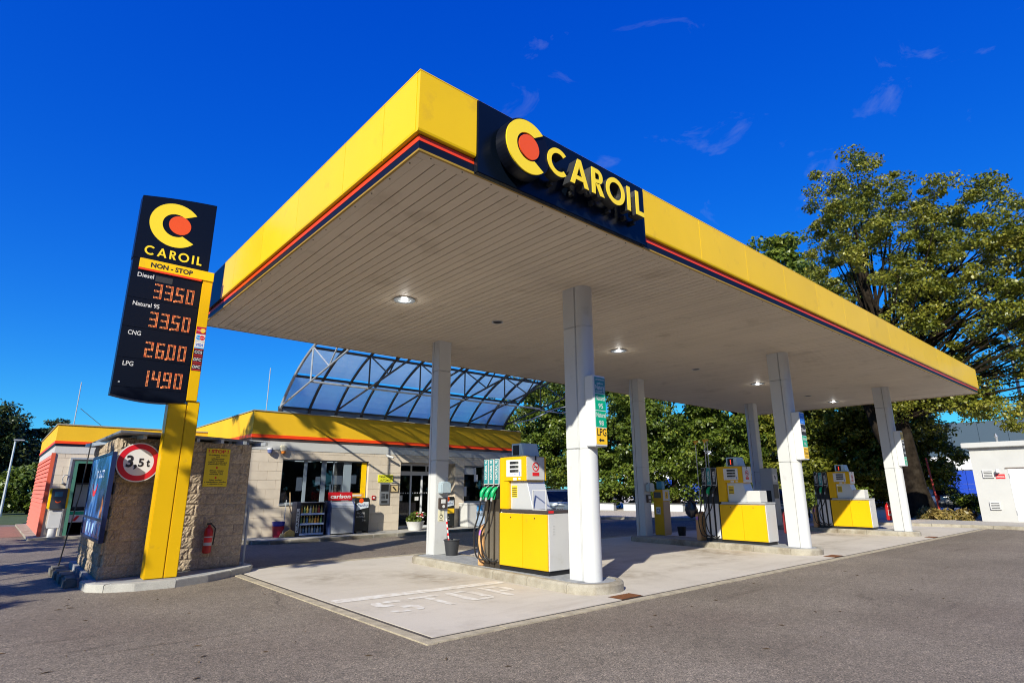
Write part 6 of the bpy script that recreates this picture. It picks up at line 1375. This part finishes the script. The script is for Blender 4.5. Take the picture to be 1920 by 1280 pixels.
LB = mat('paint_ice_blue', (.48, .58, .66), .25, coat=.6); DT = mat('paint_dark_teal', (.02, .05, .06), .25, coat=.6); SLV = mat('paint_silver', (.50, .51, .54), .28, metal=.5); WV = mat('paint_white', (.75, .75, .75), .3)
car((19.6, 19.3, 0), R(-48), LB, 'pale blue hatchback parked at the right end of the shop, rear towards us', 'SK 8061')
car((29.0, 13.1, 0), R(-70), DT, 'dark teal car parked between the middle and farthest pumps', 'HU 4420')
car((45.0, 9.9, .1), R(-62), SLV, 'silver car parked under the big tree near the blue depot', '4A2 7713', suv=False)
car((52, 31, 0), R(160), WV, 'white car seen through the trees behind the pumps', '5C1 2204'); car((56, 24, 0), R(180), mat('paint_blue', (.02, .08, .30), .25, coat=.5), 'blue car seen through the trees behind the pumps', '2B9 1187')

# ------------------------------------------------------------------ trees
def leaf_mesh(name, ctr, rad, n_each, size, m, seed, flat=.75, aspect=1.7, tone0=.5, updroop=0.0):
    rg = np.random.default_rng(seed); ctr = np.asarray(ctr, float); K = len(ctr)
    n = int(n_each); idx = np.repeat(np.arange(K), n); N = len(idx)
    rad = np.asarray(rad, float)
    d = rg.normal(size=(N, 3)); d /= np.linalg.norm(d, axis=1)[:, None]; r = rg.uniform(.15, 1, N) ** .55
    P = ctr[idx] + d * (r * rad[idx])[:, None] * np.array([1, 1, flat])
    if updroop: P[:, 2] -= updroop * rg.uniform(0, 1, N) ** 2 * rad[idx]
    nrm = d * .6 + rg.normal(size=(N, 3)) * .55 + np.array([0, 0, .55]); nrm /= np.linalg.norm(nrm, axis=1)[:, None]
    a = np.cross(nrm, rg.normal(size=(N, 3))); a /= np.linalg.norm(a, axis=1)[:, None]; b_ = np.cross(nrm, a)
    s = size * rg.uniform(.6, 1.3, N)[:, None]
    V = np.empty((N, 4, 3)); V[:, 0] = P - a * s * aspect * .5; V[:, 1] = P + b_ * s * .5 + nrm * s * .12; V[:, 2] = P + a * s * aspect * .5; V[:, 3] = P - b_ * s * .5 + nrm * s * .12
    V = V.reshape(-1, 3)
    me = bpy.data.meshes.new(name); me.vertices.add(N * 4); me.vertices.foreach_set('co', V.ravel().astype(np.float32))
    me.loops.add(N * 4); me.loops.foreach_set('vertex_index', np.arange(N * 4, dtype=np.int32)); me.polygons.add(N)
    me.polygons.foreach_set('loop_start', np.arange(0, N * 4, 4, dtype=np.int32)); me.polygons.foreach_set('loop_total', np.full(N, 4, dtype=np.int32)); me.update(calc_edges=True)
    ct = rg.normal(0, .16, K); tone = np.clip(tone0 + ct[idx] + rg.normal(0, .17, N), 0, 1).astype(np.float32)
    at = me.attributes.new('tone', 'FLOAT', 'FACE'); at.data.foreach_set('value', tone); me.materials.append(m); return me
def tree(name, label, cat, x, y_, h, lobes, n_cl, n_leaf, size, m, seed, tr=.3, lean=(0, 0), group=None, clr=(.6, 1.1), n_limb=26, flat=.7, gz=0.0, fork=.35, droop=0.0, tone0=.5, surf=.45):
    rg = np.random.default_rng(seed); root = thing(name, label, cat, (x, y_, gz), 0, group)
    vol = np.array([l[3] * l[4] * l[5] for l in lobes]); pick = rg.choice(len(lobes), n_cl, p=vol / vol.sum()); lb = np.array(lobes)[pick]
    d = rg.normal(size=(n_cl, 3)); d /= np.linalg.norm(d, axis=1)[:, None]; r = rg.uniform(surf ** 3, 1, n_cl) ** (1 / 3)
    ctr = lb[:, :3] + d * r[:, None] * lb[:, 3:6]; rad = rg.uniform(*clr, n_cl)
    ctr[:, 2] = np.maximum(ctr[:, 2], .6)
    me = leaf_mesh('crown', ctr, rad, n_leaf, size, m, seed + 1, flat, updroop=droop, tone0=tone0); link('crown', me, root)
    # trunk and limbs
    top = Vector((lean[0], lean[1], h * .82)); b_ = MB(); pts = []
    for s in np.linspace(0, 1, 12):
        wob = .06 * h * .3 * math.sin(s * 5 + seed); pts.append((top.x * s + wob * s * .4, top.y * s + wob * s * .3, top.z * s))
    rs = [tr * ((1 - s) ** .8 * .92 + .06) * (1 + .55 * math.exp(-s * h * 1.4)) for s in np.linspace(0, 1, 12)]
    b_.tube(pts, rs, 12); trk = link('trunk', b_.mesh('trunk', BARK, smooth=True), root)
    b_ = MB(); sel = rg.choice(n_cl, min(n_limb, n_cl), replace=False)
    for q in sel:
        c_ = Vector(ctr[q]); s = float(np.clip(rg.uniform(fork, .95) * c_.z / (h * .82) * .85, fork * .8, .96)); k = s * 11; i0 = int(k); f = k - i0
        p0 = Vector(pts[i0]).lerp(Vector(pts[min(i0 + 1, 11)]), f); rr = (rs[i0] * (1 - f) + rs[min(i0 + 1, 11)] * f) * .21 + .015
        md = p0.lerp(c_, .5) + Vector((rg.normal() * .25, rg.normal() * .25, abs(rg.normal()) * .3 + .1 * (c_ - p0).length * .4))
        P = [p0.lerp(md, a).lerp(md.lerp(c_, a), a) for a in np.linspace(0, 1, 7)]
        b_.tube(P, [rr * (1 - a) + .012 for a in np.linspace(0, 1, 7)], 6)
    lm_ = link('limbs', b_.mesh('limbs', BARK, smooth=True), root)
    return root
# the big lime tree at the right
tree('lime_tree', 'huge lime tree with thick leaning trunk behind the right end of the canopy', 'tree', 36.0, 9.3, 20,
     [(-.4, 0.2, 12.2, 4.4, 3.9, 7.2), (1.0, -4.5, 11.6, 4.2, 4.3, 5.0), (-.4, .6, 17.6, 2.8, 2.7, 3.3), (.5, -3.8, 15.6, 2.8, 3.0, 2.4), (1.0, -7.0, 10.5, 3.0, 3.0, 5.2), (.6, -4.0, 6.4, 2.6, 3.0, 2.4), (0, 1.8, 7.2, 2.6, 2.6, 2.2), (.4, -1.0, 6.0, 2.3, 2.4, 1.6), (.2, -7.4, 15.0, 2.0, 2.0, 1.6)],
     720, 165, .105, LIME, 11, tr=.50, lean=(-.3, .9), clr=(.35, .90), n_limb=130, flat=.55, gz=.1, fork=.38, surf=.35)
lt = bpy.data.objects['lime_tree']; b = MB(); b.tube([(0, .25, .9), (-.1, .75, 2.6), (-.15, 1.35, 4.6), (-.2, 1.9, 7.2), (-.3, 2.3, 10.5), (-.2, 2.4, 13)], [.36, .34, .30, .24, .15, .05], 10); part('second_stem', b, BARK, lt, smooth=True, local=True)
# trees in a row behind the pumps
ROWT = [(31.0, 33.5, 12.0, 4.4), (35.5, 29.5, 12.0, 4.6), (38.0, 25.2, 12.5, 4.6), (40.0, 21.0, 12.0, 4.4), (41.0, 15.6, 11.0, 3.9), (43.5, 12.2, 9.5, 3.0)]
LAB = ['leafy tree just right of the shop roof, first of the row behind the pumps', 'broad bright green tree filling the gap left of the shaded rear column', 'bright green tree standing right of the shaded rear column', 'dense green tree behind the middle pump display', 'thin dark leafed tree between the middle and farthest front columns', 'small leafy tree just left of the big lime trunk']
for k, (x, y_, h, w) in enumerate(ROWT):
    tree('row_tree', LAB[k], 'tree', x, y_, h, [(0, 0, h * .60, w * .85, w * .85, h * .36), (w * .35, -w * .3, h * .38, w * .7, w * .75, h * .24), (-w * .3, w * .4, h * .36, w * .7, w * .7, h * .24), (0, 0, h * .22, w * .75, w * .8, h * .14)],
         340, 150, .145, LEAFG if k < 4 else LIME, 30 + k, tr=.26, clr=(.40, .95), n_limb=30, group='row of leafy trees behind the pumps', flat=.6, gz=.08, tone0=.36)
tree('tall_tree', 'tall leafy tree whose top shows above the canopy left of the big lime', 'tree', 45.0, 18.6, 21.5, [(0, 0, 14, 3.6, 3.4, 6.0), (0, .2, 19, 2.3, 2.2, 2.9), (0, 0, 8, 3.4, 3.4, 4)], 240, 100, .26, LEAFG, 51, tr=.4, clr=(.7, 1.3), n_limb=40, flat=.6, gz=.0)
# dark trees at the far left
tree('birch_tree', 'tall feathery birch at the left edge behind the lamp post', 'tree', -1.2, 62, 8.6, [(0, 0, 5.2, 3.0, 3.0, 3.4), (1.6, 0, 4.2, 1.8, 2, 2.8)], 170, 110, .17, BIRCH, 61, tr=.22, clr=(.5, .95), n_limb=30, droop=1.2)
tree('pine_tree', 'dark pine with layered boughs right of the birch', 'tree', 2.8, 63, 8.6, [(.2, 0, 3.2, 2.4, 2.4, 2.0), (0.1, 0, 5.3, 1.7, 1.7, 1.4), (.0, 0, 7.2, .9, .9, 1.2), (-.5, 0, 6.3, .8, .8, .6)], 110, 150, .14, DARKL, 63, tr=.2, clr=(.4, .85), n_limb=24, flat=.4)
tree('leafy_shrub', 'big green shrub between the lamp post and the car wash', 'shrub', 1.8, 52, 3.6, [(0, 0, 1.7, 1.6, 1.6, 1.7), (-1.3, 0, 1.2, 1.2, 1.2, 1.2)], 90, 110, .15, LEAFG, 66, tr=.08, clr=(.35, .7), n_limb=10, tone0=.3)
for k, (x, lab) in enumerate(((-3.6, 'dark leafy tree at the extreme left edge'), (4.6, 'dark spruce-like tree showing over the car wash roof edge'))):
    tree('dark_tree', lab, 'tree', x, 66 + 3 * k, 7.6 - 1.2 * k, [(0, 0, 4.0, 2.4, 2.4, 3.2)], 120, 110, .18, DARKL, 70 + k, tr=.2, clr=(.5, .9), n_limb=14)
# clipped hedge at the left
ctr = [(x, 56 + random.uniform(-.4, .4), .45 + random.uniform(-.25, .35)) for x in np.arange(-4, 2.2, .3) for _ in range(2)]
o = link('hedge', leaf_mesh('hedge', ctr, [.45] * len(ctr), 130, .12, DARKL, 81)); tag(o, 'low dark hedge at the foot of the trees on the left', 'hedge')
# shrubs along the verge
for k, (x, y_, s_, lab) in enumerate(((34.0, 30.2, .9, 'green bush left of the middle grey planter'), (36.2, 25.6, 1.0, 'low bush behind the long grey planter'), (36.8, 20.4, .9, 'low bush right of the slim service post'), (37.5, 14.5, 1.3, 'dark bush beside the farthest pump'), (44.0, 8.2, .9, 'small green bush between the big tree trunk and the white hut'), (33.6, 32.8, .8, 'small bush behind the parked pale car'))):
    rg = np.random.default_rng(90 + k); ctr = rg.normal(size=(26, 3)) * np.array([.7, .9, .35]) * s_ + np.array([0, 0, .75 * s_]); ctr[:, 2] = np.maximum(ctr[:, 2], .2)
    r_ = thing('verge_bush', lab, 'bush', (x, y_, .08), 0, 'bushes along the verge'); link('leaves', leaf_mesh('leaves', ctr, [.42 * s_] * 26, 120, .11, LEAFG, 95 + k, tone0=.4), r_)
# dry tufts at the foot of the lime
ctr = [(35.2 + random.uniform(-.7, .7), 8.3 + random.uniform(-1.1, .7), .1 + random.uniform(0, .35)) for _ in range(22)]
o = link('dry_grass', leaf_mesh('dry_grass', ctr, [.34] * 22, 170, .09, GRASSM, 111, aspect=3)); tag(o, 'dry ochre grass and leaf litter round the foot of the big tree', 'grass', kind='stuff')
# flowers in the tub
ctr = [(12.15 + random.uniform(-.28, .28), 19.55 + random.uniform(-.2, .2), FZ + .42 + random.uniform(-.06, .16)) for _ in range(14)]
ft = thing('flowers', 'red and white flowers among green leaves in the white tub', 'flowers', (12.15, 19.55, FZ + .3)); o = link('leaves', leaf_mesh('leaves', np.array(ctr) - np.array([12.15, 19.55, FZ + .3]), [.14] * 14, 90, .05, LEAFG, 120), ft)
for c_, mm in (((.6, .01, .03), 'petal_red'), ((.8, .75, .75), 'petal_white'), ((.25, .22, .35), 'petal_grey')):
    b = MB()
    for _ in range(14):
        dx = random.uniform(.0, .34) if mm != 'petal_grey' else random.uniform(-.1, .3)
        b.lathe([(.01, 0), (.035, .015), (.03, .035), (.008, .04)], (12.15 + dx, 19.42 + random.uniform(-.12, .1), FZ + (.40 if mm != 'petal_grey' else .30) + random.uniform(-.05, .22)), 7)
    part('blossoms', b, mat(mm, c_, .6), ft, smooth=True)
# trees beside the forecourt whose shade falls on the sign, the shed and the shop
SH = [(-7.8, 9.1, 10.2, 2.3, 27), (-5.2, 13.8, 13.6, 3.5, 48), (-6.6, 19.0, 9.5, 3.0, 36)]
SEEDS = (150, 141, 142)
SL = ['broad tree beside the forecourt dappling the price sign with shade', 'tall tree beside the forecourt dappling the shop front with shade', 'smaller tree beside the forecourt shading the car wash lane']
for k, (x, y_, h, w, ncl) in enumerate(SH):
    tree('roadside_tree', SL[k], 'tree', x, y_, h, [(0, 0, h * .62, w, w, h * .34), (w * .3, -w * .2, h * .45, w * .7, w * .7, h * .2)] + ([(1.95, -1.8, 7.1, 1.6, 1.2, 1.5)] if k == 0 else []), ncl, 95, .17, LEAFG, SEEDS[k], tr=.16, clr=(.35, .75), n_limb=24, group='trees beside the forecourt', flat=.6)

# tree belt across the road, behind the viewer: what the shop windows and the paintwork mirror
rg = np.random.default_rng(210); ctr = []
for k in range(80):
    a = R(150 + 196 * k / 79 + rg.uniform(-1.5, 1.5)); d_ = rg.uniform(44, 56); hh = rg.uniform(13, 19)
    for q in range(10): ctr.append((d_ * math.cos(a) + rg.normal() * 1.6, d_ * math.sin(a) + rg.normal() * 1.6, hh * (q + .6) / 10))
o = link('treeline', leaf_mesh('treeline', ctr, [1.9] * len(ctr), 60, .75, DARKL, 211)); tag(o, 'dark belt of trees across the road', 'treeline', kind='stuff')

# dark leaf clumps added behind the planters, standing in for deep shade under the trees
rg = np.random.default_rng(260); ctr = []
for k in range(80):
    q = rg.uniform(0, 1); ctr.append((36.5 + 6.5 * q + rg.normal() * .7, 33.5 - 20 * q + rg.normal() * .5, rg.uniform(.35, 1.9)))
o = link('shade_leaves', leaf_mesh('shade_leaves', ctr, [.75] * len(ctr), 150, .14, DARKL, 261)); tag(o, 'dark leaf clumps added below the row of trees for their deep shade', 'shade_leaves', kind='stuff')
